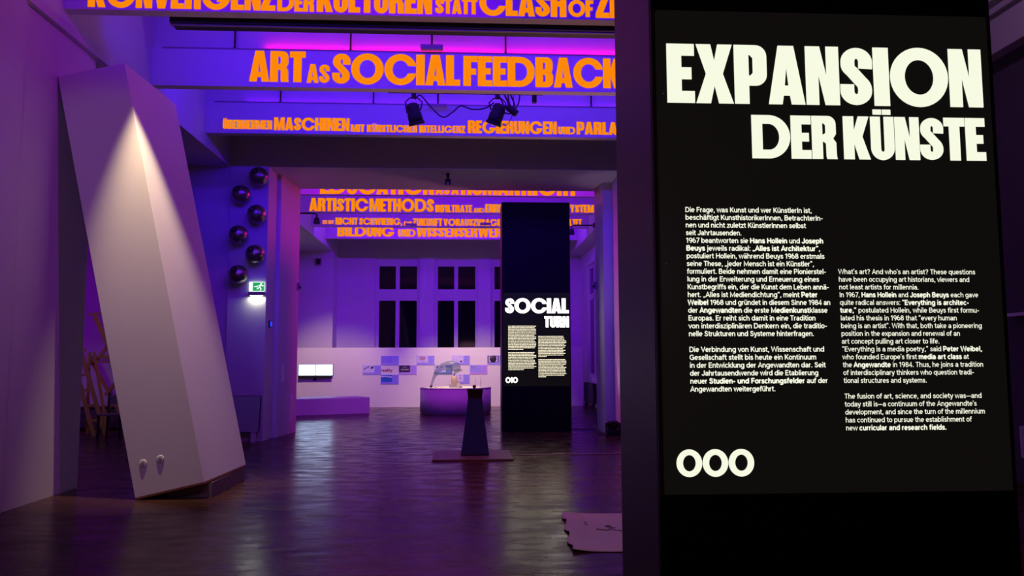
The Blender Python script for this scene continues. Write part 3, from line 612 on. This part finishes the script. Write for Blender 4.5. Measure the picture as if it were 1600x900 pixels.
gb = empty('leaning_board', (-4.2, 15.6, 0), 'grey board leaning on the foot of the exit pier', 'board')
mb_ = Matrix.Translation((0, 15.60, .19)) @ Matrix.Rotation(math.radians(-10), 4, 'X')
MB().box(-4.55, -3.885, 0, .02, 0, .67, mb_).build('board_face', M_BOARD, gb)
MB().box(-4.56, -3.875, .0, .028, -.012, 0, mb_).box(-4.56, -3.875, 0, .028, .67, .682, mb_).box(-3.885, -3.868, 0, .028, 0, .67, mb_).box(-4.565, -4.55, 0, .028, 0, .67, mb_).build('board_frame', M_DARK, gb)
for x in (-4.45, -3.98):
    MB().box(x - .03, x + .03, 15.56, 15.70, 0, .182).build('foot_block', M_WALL, gb)

def on_wall(y):   # left passage wall, x at a depth y
    return -3.76 + (y - 16.5) / 1.3 * .12
for nm, ya, yb, z0, z1, lab in (('wall_plate', 16.75, 16.92, 1.09, 1.46, 'upper of two pale narrow plates on the passage wall'), ('wall_plate', 17.35, 17.52, .28, .83, 'lower of two pale narrow plates on the passage wall')):
    xa, xb = on_wall(ya), on_wall(yb)
    w = MB().add([(xa - .002, ya, z0), (xb - .002, yb, z0), (xb - .002, yb, z1), (xa - .002, ya, z1), (xa + .016, ya, z0), (xb + .016, yb, z0), (xb + .016, yb, z1), (xa + .016, ya, z1)], [(0, 1, 2, 3), (4, 7, 6, 5), (0, 4, 5, 1), (1, 5, 6, 2), (2, 6, 7, 3), (3, 7, 4, 0)])
    t = empty(nm, (xa, ya, z0), lab, 'wall plate', 'pale plates on the passage wall')
    w.build('plate', M_WHITE, t)
    MB().box(xa + .012, xa + .024, ya + .05, ya + .12, z0 + .60 * (z1 - z0), z0 + .70 * (z1 - z0)).build('switch', M_MAUVE, t)
bl = empty('indicator_lamp', (-3.84, 16.1, 2.24), 'small blue indicator lamp on the edge of the exit pier', 'lamp')
MB().box(-3.842, -3.815, 16.02, 16.16, 2.17, 2.31).build('lamp_case', M_DARK, bl, .004)
MB().lathe([(.055, 0), (.050, .014), (.03, .022), (.001, .026)], (-3.815, 16.09, 2.24), 20, 'x').build('lamp_lens', M_BLUELED, bl)
def sensor(x, y, z, sx, lab):
    t = empty('motion_sensor', (x, y, z), lab, 'sensor')
    MB().box(min(x, x + .06 * sx), max(x, x + .06 * sx), y - .05, y + .05, z - .08, z + .08).build('sensor_case', M_GREY, t, .008)
    MB().ball((x + .055 * sx, y - .02, z - .02), .035, 14, 8).build('lens_dome', M_DARK, t)
sensor(-3.652, 17.72, 3.13, 1, 'small sensor high on the left passage corner')
sensor(2.907, 17.72, 3.17, -1, 'small sensor high on the right passage corner')
cm = empty('ceiling_camera', (-.36, 16.2, 5.31), 'small black camera under the lintel of the passage', 'camera')
MB().lathe([(.035, 0), (.035, -.06), (.022, -.07), (.022, -.12)], (-.36, 16.2, 5.31), 16).build('stem', M_DARK, cm)
MB().lathe([(.055, -.12), (.06, -.14), (.06, -.22), (.05, -.235)], (-.36, 16.2, 5.31), 20).build('housing', M_DARK, cm)
MB().ball((-.36, 16.16, 5.31 - .215), .032, 14, 8).build('lens', M_METAL, cm)

# ------------------------------------------------------------------ under and behind the cross beams
sc_ = empty('screen_casing', (0, 9.5, 5.54), 'long black roller screen casing behind the nearest lettered beam', 'screen casing')
MB().box(-3.50, XR - .2, 9.42, 9.66, 5.50, 5.70).build('casing', M_DARK, sc_, .01)
MB().box(-3.50, XR - .2, 9.46, 9.50, 5.485, 5.50).build('screen_bar', M_GREY, sc_)
for x in (-2.6, 0, 2.4): MB().box(x, x + .06, 9.361, 9.44, 5.62, 5.72).build('bracket', M_DARK, sc_)
def rod(x, y, z0, z1, lab, grp):
    t = empty('hanging_rod', (x, y, z1), lab, 'rod', grp)
    MB().sweep([(x, y, z0), (x, y, z1)], .013, 10).build('rod', M_DARK, t)
    MB().lathe([(.03, 0), (.03, .02)], (x, y, z0 - .001), 12).build('foot_flange', M_DARK, t)
for k, x in enumerate((-3.42, -1.72, .60)):
    rod(x, 11.81, 6.119, 7.3, ['dark rod above the word ART', 'dark rod above the S of SOCIAL', 'dark rod above the word FEEDBACK'][k], 'hanging rods above the cross beams')
for k, x in enumerate((-3.31, -1.66, 2.29)):
    rod(x, 14.29, 6.119, 7.3, ['dark rod above the word MASCHINEN', 'dark rod above the word KÜNSTLICHER', 'dark rod above the word PARLAMENTE'][k], 'hanging rods above the cross beams')
def tee_lamp(x, y, z, zt, lab, back=None):
    t = empty('pendant_lamp', (x, y, zt), lab, 'lamp')
    if back: MB().sweep([(x, y + .04, z), (x, back - .004, z)], .016, 10).build('stem', M_DARK, t)
    else: MB().sweep([(x, y, z + .03), (x, y, zt)], .016, 10).build('stem', M_DARK, t)
    b = MB().box(x - .165, x + .165, y - .05, y + .05, z - .03, z + .03).build('lamp_bar', M_GREY, t, .006)
    MB().box(x - .15, x + .15, y - .04, y + .04, z - .036, z - .029).build('diffuser', M_BOARD, b)
    if not back: MB().lathe([(.05, -.03), (.05, 0)], (x, y, zt), 14).build('rose', M_DARK, t)
tee_lamp(-.50, 11.55, 6.10, 7.3, 'small pendant lamp bar on a stem above the word SOCIAL')
tee_lamp(-.29, 10.95, 6.17, 7.3, 'small lamp bar peeping under the screen casing above SOCIAL')
tee_lamp(-.49, 13.95, 5.99, 7.3, 'small pendant lamp bar on a stem above the word INTELLIGENZ')
tee_lamp(-1.62, 23.9, 5.56, 5.56, 'small lamp bar in front of the word SCHWIERIG', 24.2)
tee_lamp(.60, 23.9, 5.60, 5.60, 'small lamp bar in front of the word VORAUSZUSAGEN', 24.2)

def stage_spot(x, y, z, tilt, lean, lab):
    t = empty('stage_spotlight', (x, y, z), lab, 'spotlight', 'black stage spotlights behind the second lettered beam')
    M = Matrix.Translation((x, y, z)) @ Matrix.Rotation(lean, 4, 'Y') @ Matrix.Rotation(tilt, 4, 'X')
    MB().lathe([(.098, -.16), (.112, -.15), (.112, -.03), (.100, -.02), (.102, .08), (.08, .12), (.03, .14)], (0, 0, 0), 24, M=M).build('lamp_can', M_DARK, t)
    MB().lathe([(.112, -.155), (.125, -.16), (.125, -.20), (.118, -.20)], (0, 0, 0), 24, M=M).build('filter_frame', M_DARK, t)
    yk = MB(); yk.sweep([M @ Vector((.105, 0, 0)), Vector((x + .13, y, z + .15)), Vector((x + .06, y, z + .22)), Vector((x - .06, y, z + .22)), Vector((x - .13, y, z + .15)), M @ Vector((-.105, 0, 0))], .011, 8)
    yk.build('yoke', M_DARK, t)
    MB().box(x - .035, x + .035, y - .03, y + .03, z + .215, z + .30).build('clamp', M_DARK, t)
    return t
stage_spot(-.80, 12.2, 5.33, .25, -.25, 'left black stage spotlight over the word KÜNSTLICHER')
stage_spot(.49, 12.2, 5.34, .25, .35, 'black stage spotlight with tangled cables over REGIERUNGEN')
tr = empty('lighting_rail', (0, 12.2, 5.66), 'thin dark lighting rail carrying the black stage spotlights', 'rail')
MB().sweep([(-1.2, 12.2, 5.64), (1.2, 12.2, 5.64)], .02, 10).build('tube', M_DARK, tr)
for x in (-1.0, .15, 1.1): MB().box(x - .02, x + .02, 11.93, 12.21, 5.65, 5.68).build('bracket', M_DARK, tr)
pb = empty('projector_bracket', (1.06, 12.2, 5.55), 'small black plug box hanging right of the cabled spotlight', 'plug box')
MB().box(1.03, 1.10, 12.15, 12.24, 5.50, 5.62).build('box', M_DARK, pb, .006); MB().sweep([(1.065, 12.19, 5.62), (1.065, 12.19, 5.64)], .012, 8).build('hook', M_DARK, pb)
def cable(pts, r, lab):
    P = [Vector(p) for p in pts]; out = []
    for i in range(len(P) - 1):
        p0, p1, p2, p3 = P[max(i - 1, 0)], P[i], P[i + 1], P[min(i + 2, len(P) - 1)]
        for k in range(6):
            u = k / 6
            out.append(.5 * (2 * p1 + (p2 - p0) * u + (2 * p0 - 5 * p1 + 4 * p2 - p3) * u * u + (3 * p1 - p0 - 3 * p2 + p3) * u ** 3))
    out.append(P[-1])
    return setp(MB().sweep(out, r, 8).build('cable', M_CABLE), lab, 'cable')
cable([(-.78, 12.2, 5.53), (-.70, 12.22, 5.60), (-.55, 12.22, 5.43), (-.36, 12.22, 5.26), (-.20, 12.22, 5.34), (-.08, 12.22, 5.44), (.10, 12.22, 5.39), (.30, 12.22, 5.41), (.44, 12.2, 5.50)], .012, 'blue lit cable sagging between the two stage spotlights')
cable([(.52, 12.2, 5.60), (.62, 12.22, 5.42), (.74, 12.22, 5.38), (.82, 12.22, 5.50), (.84, 12.22, 5.64)], .011, 'cable loop rising right of the cabled spotlight')
cable([(.60, 12.24, 5.64), (.66, 12.24, 5.48), (.56, 12.24, 5.40), (.68, 12.24, 5.33), (.76, 12.24, 5.46), (.70, 12.24, 5.63)], .013, 'tangled cable coil beside the cabled spotlight')
cable([(.74, 12.18, 5.62), (.72, 12.18, 5.30), (.62, 12.18, 5.13), (.52, 12.18, 5.20), (.60, 12.18, 5.30)], .006, 'thin cable hanging below the cabled spotlight')
sm = empty('stage_spotlight', (.72, 12.2, 5.42), 'small black spotlight right of the cabled stage spotlight', 'spotlight', 'black stage spotlights behind the second lettered beam')
M = Matrix.Translation((.70, 12.12, 5.36)) @ Matrix.Rotation(-.9, 4, 'Y')
MB().lathe([(.05, -.11), (.055, -.10), (.055, .05), (.03, .09)], (0, 0, 0), 18, M=M).build('lamp_can', M_DARK, sm)
MB().sweep([(.70, 12.12, 5.38), (.66, 12.16, 5.52), (.66, 12.2, 5.63)], .012, 8).build('yoke', M_DARK, sm)
# arm mounted spotlight in the back room
def arm_spot(xw, sx, y, z, lab):
    t = empty('arm_spotlight', (xw, y, z), lab, 'spotlight')
    MB().box(min(xw, xw + .05 * sx), max(xw, xw + .05 * sx), y - .05, y + .05, z - .07, z + .07).build('wall_plate', M_DARK, t)
    MB().sweep([(xw + .05 * sx, y, z), (xw + .62 * sx, y, z), (xw + .68 * sx, y, z - .03), (xw + .68 * sx, y, z - .12)], .022, 10).build('arm', M_DARK, t)
    MB().lathe([(.03, .03), (.07, 0), (.085, -.14), (.08, -.15)], (xw + .68 * sx, y, z - .13), 18).build('lamp_head', M_DARK, t)
arm_spot(XL, 1, 21.3, 5.40, 'black spotlight on a wall arm left of the word ES IST')
arm_spot(XR, -1, 23.0, 5.42, 'black spotlight on a wall arm right of the word SYSTEM')
for xw, lab in ((-5.05, 'small dark speaker box high on the rear left pier'),):
    t = empty('wall_speaker', (xw, 28.0, 4.95), lab, 'speaker')
    MB().box(xw - .09, xw + .09, 27.88, 28.0, 4.83, 5.05).build('case', M_GREY, t, .008); MB().box(xw - .07, xw + .07, 27.872, 27.882, 4.85, 5.03).build('grille', M_DARK, t)

# ------------------------------------------------------------------ partition wall exhibits
def monitor(x0, x1, lab):
    t = empty('monitor', ((x0 + x1) / 2, 27.1, 1.06), lab, 'monitor', 'monitors on the partition')
    MB().box(x0, x1, 27.02, 27.1, 1.045, 1.415).build('casing', M_DARK, t, .004)
    MB().box(x0 + .012, x1 - .012, 27.012, 27.021, 1.062, 1.40).build('screen', M_SCREEN, t)
monitor(-5.47, -4.915, 'left of the two bright screens on the white partition')
monitor(-4.91, -4.355, 'right of the two bright screens on the white partition')
sh = empty('monitor_shelf', (-4.9, 27.1, 1.0), 'dark narrow shelf below the two bright screens', 'shelf')
MB().box(-5.47, -4.40, 26.98, 27.1, .965, 1.04).build('shelf_board', M_DARK, sh, .004); MB().box(-5.0, -4.9, 27.06, 27.1, .88, .966).build('bracket', M_DARK, sh)

PW, PH = .590, .310
def poster(x, z, kind, lab):
    """printed panel, lower left corner at x, z"""
    t = empty('printed_panel', (x, 27.1, z), lab, 'poster', 'printed panels on the white partition')
    y = 27.088
    base = {'teal': M_TEAL, 'violet': M_POSTER2, 'dark': M_POSTER2, 'blue': M_DEEP}.get(kind, M_POSTER)
    MB().box(x, x + PW, y, 27.1, z, z + PH).build('sheet', base, t)
    cap = MB()
    for k in range(7): cap.box(x + .42, x + .42 + random.uniform(.09, .14), y - .0015, y, z + .26 - .03 * k, z + .268 - .03 * k)
    cap.build('caption', M_DEEP if kind != 'teal' else M_POSTER, t)
    px0, px1, pz0, pz1 = x + .012, x + .375, z + .075, z + PH - .008
    if kind == 'plain': MB().box(px0, px1, y - .002, y, pz0, pz1).build('picture', M_DEEP, t); return
    if kind in ('dark', 'tv'):
        p = MB().box(px0, px1, y - .002, y, pz0, pz1).build('picture', M_INK, t)
        if kind == 'dark':
            q = MB(); q.add([(px0 + .09, y - .004, pz1 - .08), (px0 + .18, y - .004, pz1 - .03), (px0 + .30, y - .004, pz1 - .09), (px0 + .2, y - .004, pz1 - .06)], [(0, 1, 2, 3)]).box(px0 + .06, px0 + .32, y - .004, y - .002, pz0 + .07, pz0 + .11)
            q.build('light_patch', M_MAUVE, p)
        else:
            MB().prism([(0, 0)], 0, 0) if False else None
            MB().box(px0 + .03, px1 - .03, y - .003, y - .002, pz0 + .02, pz1 - .02).build('pale_frame', M_PICT, p)
            MB().lathe([(.001, .0035), (.115, .0035), (.118, .001)], ((px0 + px1) / 2, y - .002, (pz0 + pz1) / 2 + .01), 28, 'y').build('dark_disc', M_INK, p)
        return
    if kind == 'blue':
        p = MB().box(px0, px1, y - .002, y, pz0, pz1).build('picture', M_BLUEPIC, t)
        q = MB().add([(px0, y - .004, pz1 - .02), (px1, y - .004, pz1 - .05), (px1, y - .004, pz1 - .09), (px0 + .16, y - .004, pz1 - .06), (px0, y - .004, pz1 - .07)], [(0, 1, 2, 3, 4)])
        q.build('light_patch', M_PICT, p); return
    p = MB().box(px0, px1, y - .002, y, pz0, pz1).build('picture', M_PICT if kind != 'violet' else M_POSTER, t)
    k = MB(); yy = y - .004
    def blob(cx, cz, rx, rz, a=0):
        pts = [(cx + rx * math.cos(u) * math.cos(a) - rz * math.sin(u) * math.sin(a), cz + rx * math.cos(u) * math.sin(a) + rz * math.sin(u) * math.cos(a)) for u in [2 * PI * i / 16 for i in range(16)]]
        k.add([(q[0], yy, q[1]) for q in pts], [list(range(16))])
    if kind == 'cells':
        blob(px0 + .05, pz1 - .11, .03, .018, .5); blob(px0 + .11, pz1 - .075, .03, .02, .5); blob(px0 + .17, pz1 - .04, .028, .018, .5); blob(px0 + .29, pz1 - .07, .055, .035, .6)
    elif kind == 'oval':
        for q in range(6): k.box(px0 + .07 + .012 * abs(q - 2), px1 - .07 - .012 * abs(q - 2), yy, yy + .001, pz1 - .03 - .022 * q, pz1 - .02 - .022 * q)
        blob(px0 + .20, pz0 + .03, .03, .010); blob(px0 + .28, pz0 + .03, .022, .009)
    elif kind == 'dots':
        for q in range(9): blob(px0 + .05 + .03 * q, pz0 + .10 - .008 * q + .01 * (q % 3), .009, .006)
        blob(px0 + .29, pz0 + .045, .04, .022, .3); blob(px0 + .26, pz1 - .05, .03, .006)
    elif kind == 'pair':
        blob(px0 + .26, pz1 - .04, .018, .022); blob(px0 + .26, pz1 - .12, .016, .02); blob(px0 + .1, pz0 + .09, .06, .02)
    elif kind == 'violet':
        for a_, b_ in ((.06, .05), (.06, .09), (.15, .06), (.16, .10)):
            MB().box(px0 + a_ - .022, px0 + a_ + .022, yy, yy + .001, pz1 - b_ - .007, pz1 - b_ + .007).build('print_mark', M_INK, p)
        return
    elif kind == 'teal':
        blob(px0 + .22, pz1 - .05, .03, .02); blob(px0 + .08, pz1 - .05, .04, .03)
    k.build('pattern', M_INK if kind != 'oval' else M_RED, p)
gx = [-3.385, -2.795, -2.205, -1.615, -1.022, -.440, .148, .735]
gz = [1.380, 1.067, .754]
poster(gx[1], gz[0], 'plain', 'plain lavender panel above the word reality')
poster(gx[3], gz[0], 'oval', 'lavender panel with a red striped oval, left of the glass horn')
poster(gx[5], gz[0], 'dots', 'lavender panel with scattered dots behind the top of the glass horn')
poster(gx[7], gz[0], 'tv', 'lavender panel with a black disc beside the SOCIAL tower')
poster(gx[0], gz[1], 'cells', 'lavender panel with purple blobs, left of the word reality')
poster(gx[2], gz[1], 'dark', 'panel with a dark photograph, right of the word reality')
poster(gx[4], gz[1], 'teal', 'blue green panel behind the bend of the glass horn')
poster(gx[6], gz[1], 'violet', 'violet panel with small marks right of the word vision')
poster(gx[1], gz[2], 'blue', 'panel with a blue seascape picture under the word reality')
poster(gx[5], gz[2], 'pair', 'lavender panel low behind the cream jar on the table')

# bench and round table
setp(MB().prism([(-5.4, 22.72), (-2.78, 23.93), (-3.25, 25.0), (-5.9, 23.8)], 0, .465).build('bench', M_WHITE, None, .008), 'long low white bench before the partition', 'bench')
TC = (-.28, 23.86)
tb = empty('round_table', (TC[0], TC[1], 0), 'large white drum table carrying the glass horn', 'table')
MB().lathe([(1.0, 0), (1.0, .03), (1.035, .03), (1.035, .715)], (TC[0], TC[1], 0), 72).build('drum', M_WHITE, tb)
MB().lathe([(1.04, .715), (1.045, .72), (1.045, .735), (1.04, .74)], (TC[0], TC[1], 0), 72).build('table_top', M_WHITE, tb)
TZ = .74
rt = empty('glass_horn', (-.9, 23.8, TZ), 'blue grey translucent horn curving over the round table', 'sculpture')
ax = [(-.985, .80), (-.955, .92), (-.90, 1.06), (-.82, 1.20), (-.70, 1.315), (-.55, 1.375), (-.40, 1.375), (-.29, 1.33), (-.255, 1.25), (-.29, 1.17), (-.315, 1.12)]
rr = [.026, .034, .050, .075, .098, .120, .140, .150, .110, .045, .018]
# bulb and spout are one blown body: swept along the bend
def smooth(pts, k=5):
    P = [Vector(p) for p in pts]; out = []
    for i in range(len(P) - 1):
        p0, p1, p2, p3 = P[max(i - 1, 0)], P[i], P[i + 1], P[min(i + 2, len(P) - 1)]
        for j in range(k):
            u = j / k; out.append(.5 * (2 * p1 + (p2 - p0) * u + (2 * p0 - 5 * p1 + 4 * p2 - p3) * u * u + (3 * p1 - p0 - 3 * p2 + p3) * u ** 3))
    out.append(P[-1]); return out
sp = smooth([(x, r, z) for (x, z), r in zip(ax, rr)])
MB().sweep([(p.x, 23.8, p.z) for p in sp], [max(p.y, .012) for p in sp], 22, False).build('horn_body', M_RETORT, rt)
MB().sweep([(-.985, 23.8, .81), (-1.0, 23.8, TZ)], [.032, .045], 16).build('horn_foot', M_INK, rt)
MB().sweep([(-.90, 23.75, TZ + .012), (-.80, 23.72, TZ + .012)], .012, 8).build('foot_clip', M_BEIGE, rt)
jr = empty('cream_jar', (-.32, 23.75, TZ), 'tall cream jar on a grey block under the horn mouth', 'jar')
MB().box(-.465, -.22, 23.63, 23.87, TZ, .835).build('block', M_MAUVE, jr, .004)
MB().lathe([(.075, .835), (.082, .84), (.082, 1.06), (.07, 1.075), (.03, 1.082)], (-.325, 23.75, 0), 28).build('jar_body', M_BEIGE, jr)
MB().lathe([(.018, 1.08), (.018, 1.13), (.024, 1.135)], (-.325, 23.77, 0), 16).build('stopper', M_INK, jr)
j2 = empty('small_jar', (-.20, 23.52, TZ), 'short cream jar right of the tall cream jar', 'jar')
MB().lathe([(.04, TZ), (.044, TZ + .01), (.044, .85), (.022, .88), (.022, .91), (.028, .915)], (-.19, 23.52, 0), 22).build('jar_body', M_BEIGE, j2)
MB().lathe([(.02, .915), (.02, .93)], (-.19, 23.52, 0), 14).build('lid', M_MAUVE, j2)
setp(MB().box(-.165, -.085, 23.36, 23.43, TZ, .795).build('grey_block', M_MAUVE, None, .004), 'small grey block in front of the short cream jar', 'block')
setp(MB().lathe([(.05, TZ), (.05, TZ + .012), (.03, TZ + .02)], (-.68, 23.55, 0), 20).build('small_dish', M_BEIGE), 'small flat cream dish between horn foot and tall jar', 'dish')
for x, h, lab in ((.30, .285, 'left of two thin glass rods standing on the round table'), (.45, .30, 'right of two thin glass rods standing on the round table')):
    t = empty('rod_stand', (x, 23.75, TZ), lab, 'rod')
    MB().lathe([(.035, 0), (.035, .012), (.012, .016)], (x, 23.75, TZ), 16).build('foot', M_BEIGE, t)
    MB().sweep([(x, 23.75, TZ + .015), (x - .005, 23.75, TZ + h)], .007, 8).build('rod', M_MAUVE, t)

# ------------------------------------------------------------------ obelisk pedestal on its plate, floor things
setp(MB().box(-.50, .735, 12.36, 13.62, 0, .028).build('floor_plate', M_MAT, None, .003), 'thin dark plate under the navy pedestal', 'plate')
ob = empty('pedestal', (.156, 13.05, .028), 'tapering navy pedestal with a small black knob on top', 'pedestal')
def frus(levels, cx, cy):
    m = MB(); P = []
    for hw, z in levels: P += [(cx - hw, cy - hw, z), (cx + hw, cy - hw, z), (cx + hw, cy + hw, z), (cx - hw, cy + hw, z)]
    F = [(3, 2, 1, 0), tuple(4 * (len(levels) - 1) + i for i in range(4))]
    for i in range(len(levels) - 1):
        for k in range(4): F.append((4 * i + k, 4 * i + (k + 1) % 4, 4 * i + 4 + (k + 1) % 4, 4 * i + 4 + k))
    return m.add(P, F)
frus([(.150, .028), (.150, .045)], .156, 13.05).build('foot', M_DARK, ob)
frus([(.222, .045), (.205, .16), (.17, .42), (.137, .70), (.113, .905)], .156, 13.05).build('shaft', M_NAVY, ob)
frus([(.113, .905), (.112, .94), (.126, 1.045), (.126, 1.058)], .156, 13.05).build('head', M_DARK, ob)
kb = MB().lathe([(.008, 1.058), (.008, 1.075)], (.145, 13.05, 0), 12).build('knob_stem', M_DARK, ob)
MB().ball((.145, 13.05, 1.095), .028, 18, 10).build('knob', M_DARK, kb)
setp(MB().box(.80, 3.1, 13.07, 13.13, 0, .012).build('threshold_strip', M_STRIP, None, .003), 'thin metal strip on the floor right of the pedestal', 'floor strip')
setp(MB().box(2.32, 2.89, 17.80, 17.86, 0, .010).build('threshold_strip', M_DARK, None, .002), 'dark threshold strip on the floor right of the SOCIAL tower', 'floor strip')

# crumpled drawing lying on the floor
pp = empty('floor_drawing', (1.5, 7.2, 0), 'large crumpled paper drawing lying on the floor', 'drawing')
g = MB(); nx, ny = 28, 26; V = []
def ppt(u, v):
    x0 = .955 * v + .835 * (1 - v); x1 = 2.35 * v + 2.25 * (1 - v)
    y = (8.06 - .10 * u) * v + (6.47 - .10 * u) * (1 - v)
    curl = max(0, 1 - u / .16) ** 2 * (.012 + .011 * math.sin(19 * v + .6) + .005 * math.sin(37 * v))
    z = .006 + curl + .004 * (math.sin(9 * u + 5 * v) * math.sin(13 * v - 4 * u) + 1)
    return Vector((x0 + (x1 - x0) * u + .018 * math.sin(19 * v + .6) * max(0, 1 - u / .1), y, z))
for j in range(ny + 1):
    for i in range(nx + 1): V.append(ppt(i / nx, j / ny))
g.add(V, [(j * (nx + 1) + i, j * (nx + 1) + i + 1, (j + 1) * (nx + 1) + i + 1, (j + 1) * (nx + 1) + i) for j in range(ny) for i in range(nx)], True)
po = g.build('sheet', M_PAPER, pp); sol = po.modifiers.new('thickness', 'SOLIDIFY'); sol.thickness = .002; sol.offset = -1
def ink(pts, r):
    ik = MB()
    for a, b in zip(pts[:-1], pts[1:]):
        a, b = (a[0] * .72 + .02, a[1]), (b[0] * .72 + .02, b[1])
        A_, B_ = ppt(*a) + Vector((0, 0, .004)), ppt(*b) + Vector((0, 0, .004)); ik.bar(A_, B_, r * 1.5, .002, up=(0, 0, 1))
    ik.build('ink_stroke', M_INK, pp)
ink([(.24, .52), (.27, .49), (.29, .50), (.31, .47), (.34, .49), (.36, .52)], .010)
ink([(.33, .60), (.35, .57), (.37, .58), (.36, .62), (.34, .61), (.38, .55), (.41, .54)], .016)
ink([(.36, .52), (.40, .47), (.43, .48), (.46, .44), (.49, .45)], .009)
ink([(.50, .33), (.55, .28), (.60, .25), (.66, .20), (.70, .22)], .007)
ink([(.16, .72), (.17, .70)], .012); ink([(.14, .65), (.18, .65)], .007)
ink([(.58, .66), (.66, .64), (.74, .67)], .006); ink([(.70, .50), (.78, .46), (.84, .52)], .008)

# moving light on the floor by the right pier
mx_, my_ = 2.97, 16.30
mv = empty('floor_uplight', (mx_, my_, 0), 'black stage uplight on the floor at the right passage corner', 'stage light')
MB().box(mx_ - .14, mx_ + .14, my_ - .12, my_ + .12, 0, .12).build('base', M_DARK, mv, .012)
MB().box(mx_ - .145, mx_ - .115, my_ - .05, my_ + .05, .12, .26).box(mx_ + .115, mx_ + .145, my_ - .05, my_ + .05, .12, .26).build('yoke', M_DARK, mv, .006)
MB().lathe([(.06, .12), (.10, .14), (.108, .27), (.10, .29), (.085, .285)], (mx_, my_, 0), 22).build('head', M_DARK, mv)
MB().lathe([(.001, .284), (.08, .284)], (mx_, my_, 0), 20).build('lens', M_METAL, mv)
spot('uplight_lamp', (mx_ + .02, my_ + .05, .32), (3.07, 16.5, 3.0), math.radians(26), (.92, .70, 1.0), 50, .8, .04)
cable([(2.85, 16.5, .012), (2.75, 16.75, .012), (2.80, 17.2, .012), (2.84, 17.6, .014), (2.87, 17.75, .15), (2.865, 17.76, .40)], .012, 'black cable running from the uplight along the right jamb')
# radiator and cable in the back room
rd = empty('radiator', (4.05, 26.5, 0), 'dark radiator under the right rear window', 'radiator')
rb = MB()
for k in range(14): rb.box(4.03, 4.15, 25.55 + .14 * k, 25.66 + .14 * k, .14, .78)
rb.build('fins', M_DARK, rd, .01)
for y in (25.75, 27.25): MB().box(4.05, 4.13, y, y + .05, 0, .14).build('foot', M_DARK, rd)
MB().sweep([(4.09, 25.5, .70), (4.09, 27.55, .70)], .03, 10).build('pipe', M_DARK, rd)

# ------------------------------------------------------------------ studio clutter behind the leaning tower
def wood(name, lab, cat, bars, y, m=M_WOOD):
    t = empty(name, (bars[0][1], y, 0), lab, cat)
    for part, x0, z0, x1, z1, wd_, dy in bars: MB().bar((x0, y + dy, z0), (x1, y + dy, z1), wd_, wd_ * .6).build(part, m, t)
    return t
wood('wooden_ladder', 'raw wooden ladder standing in the dim left aisle', 'ladder', [('rail', -8.17, 1.75, -7.64, 0, .075, 0), ('rail', -7.98, 1.75, -7.40, 0, .075, 0)] +
     [('rung', -8.12 + .095 * k, 1.55 - .31 * k, -7.92 + .098 * k, 1.55 - .31 * k, .05, .0) for k in range(5)] +
     [('back_leg', -8.05, 1.72, -8.02, 0, .055, .55), ('back_leg', -7.95, 1.72, -7.60, 0, .055, .55), ('cap_board', -8.20, 1.76, -7.92, 1.76, .06, .1)], 17.3)
wood('wooden_easel', 'tall raw wooden easel with crossed braces behind the ladder', 'easel', [('mast', -8.03, 2.55, -7.30, 1.0, .085, 0), ('mast', -7.62, 3.0, -7.30, 1.0, .06, .08), ('cross_bar', -8.10, 1.60, -7.15, 1.64, .07, .02), ('cross_bar', -8.05, 1.52, -7.15, 1.50, .035, .02),
     ('brace', -7.95, 1.55, -7.55, 2.12, .06, .05), ('brace', -7.75, .80, -7.20, 1.45, .07, .06), ('leg', -8.1, 1.55, -7.2, 0, .06, .10), ('leg', -7.2, 1.5, -7.95, 0, .06, .14), ('top_bar', -8.15, 2.55, -7.8, 2.56, .04, .0)], 17.95)
cx_, cy_ = -7.02, 16.75
ch = empty('wooden_chair', (cx_, cy_, 0), 'dark wooden chair half hidden behind the leaning white tower', 'chair')
for x in (cx_ - .21, cx_ + .21):
    MB().bar((x, cy_ - .2, 0), (x, cy_ - .2, .45), .04).build('leg', M_DARK, ch); MB().bar((x, cy_ + .2, 0), (x, cy_ + .26, .88), .04).build('leg', M_DARK, ch)
MB().box(cx_ - .25, cx_ + .25, cy_ - .24, cy_ + .24, .45, .48).build('seat', M_MAT, ch)
MB().box(cx_ - .22, cx_ + .22, cy_ + .235, cy_ + .265, .66, .84).build('backrest', M_MAT, ch)
cr = empty('dark_crate', (-7.3, 18.9, 0), 'long dark low crate along the aisle end wall', 'crate')
MB().box(-8.9, -6.3, 18.70, 19.22, .05, .47).build('crate_body', M_MAT, cr, .005); MB().box(-8.92, -6.28, 18.68, 19.24, .47, .50).build('lid', M_DARK, cr)
for x in (-8.7, -7.6, -6.5): MB().box(x, x + .1, 18.75, 19.2, 0, .05).build('skid', M_DARK, cr)
# small shelf and notice on the far right wall
ws = empty('wall_shelf', (6.8, 9.5, 2.0), 'pale narrow shelf on the dark right wall', 'shelf')
MB().box(6.6, 6.8, 8.6, 9.65, 2.02, 2.06).build('shelf_board', M_WHITE, ws); MB().box(6.74, 6.8, 9.2, 9.26, 1.88, 2.02).build('bracket', M_WHITE, ws)
nt_ = empty('notice_board', (6.8, 9.2, .3), 'pale framed notice low on the dark right wall', 'notice')
MB().box(6.775, 6.8, 8.9, 9.62, .31, .69).build('frame', M_WHITE, nt_); MB().box(6.77, 6.776, 8.94, 9.58, .34, .66).build('sheet', M_PAPER, nt_)
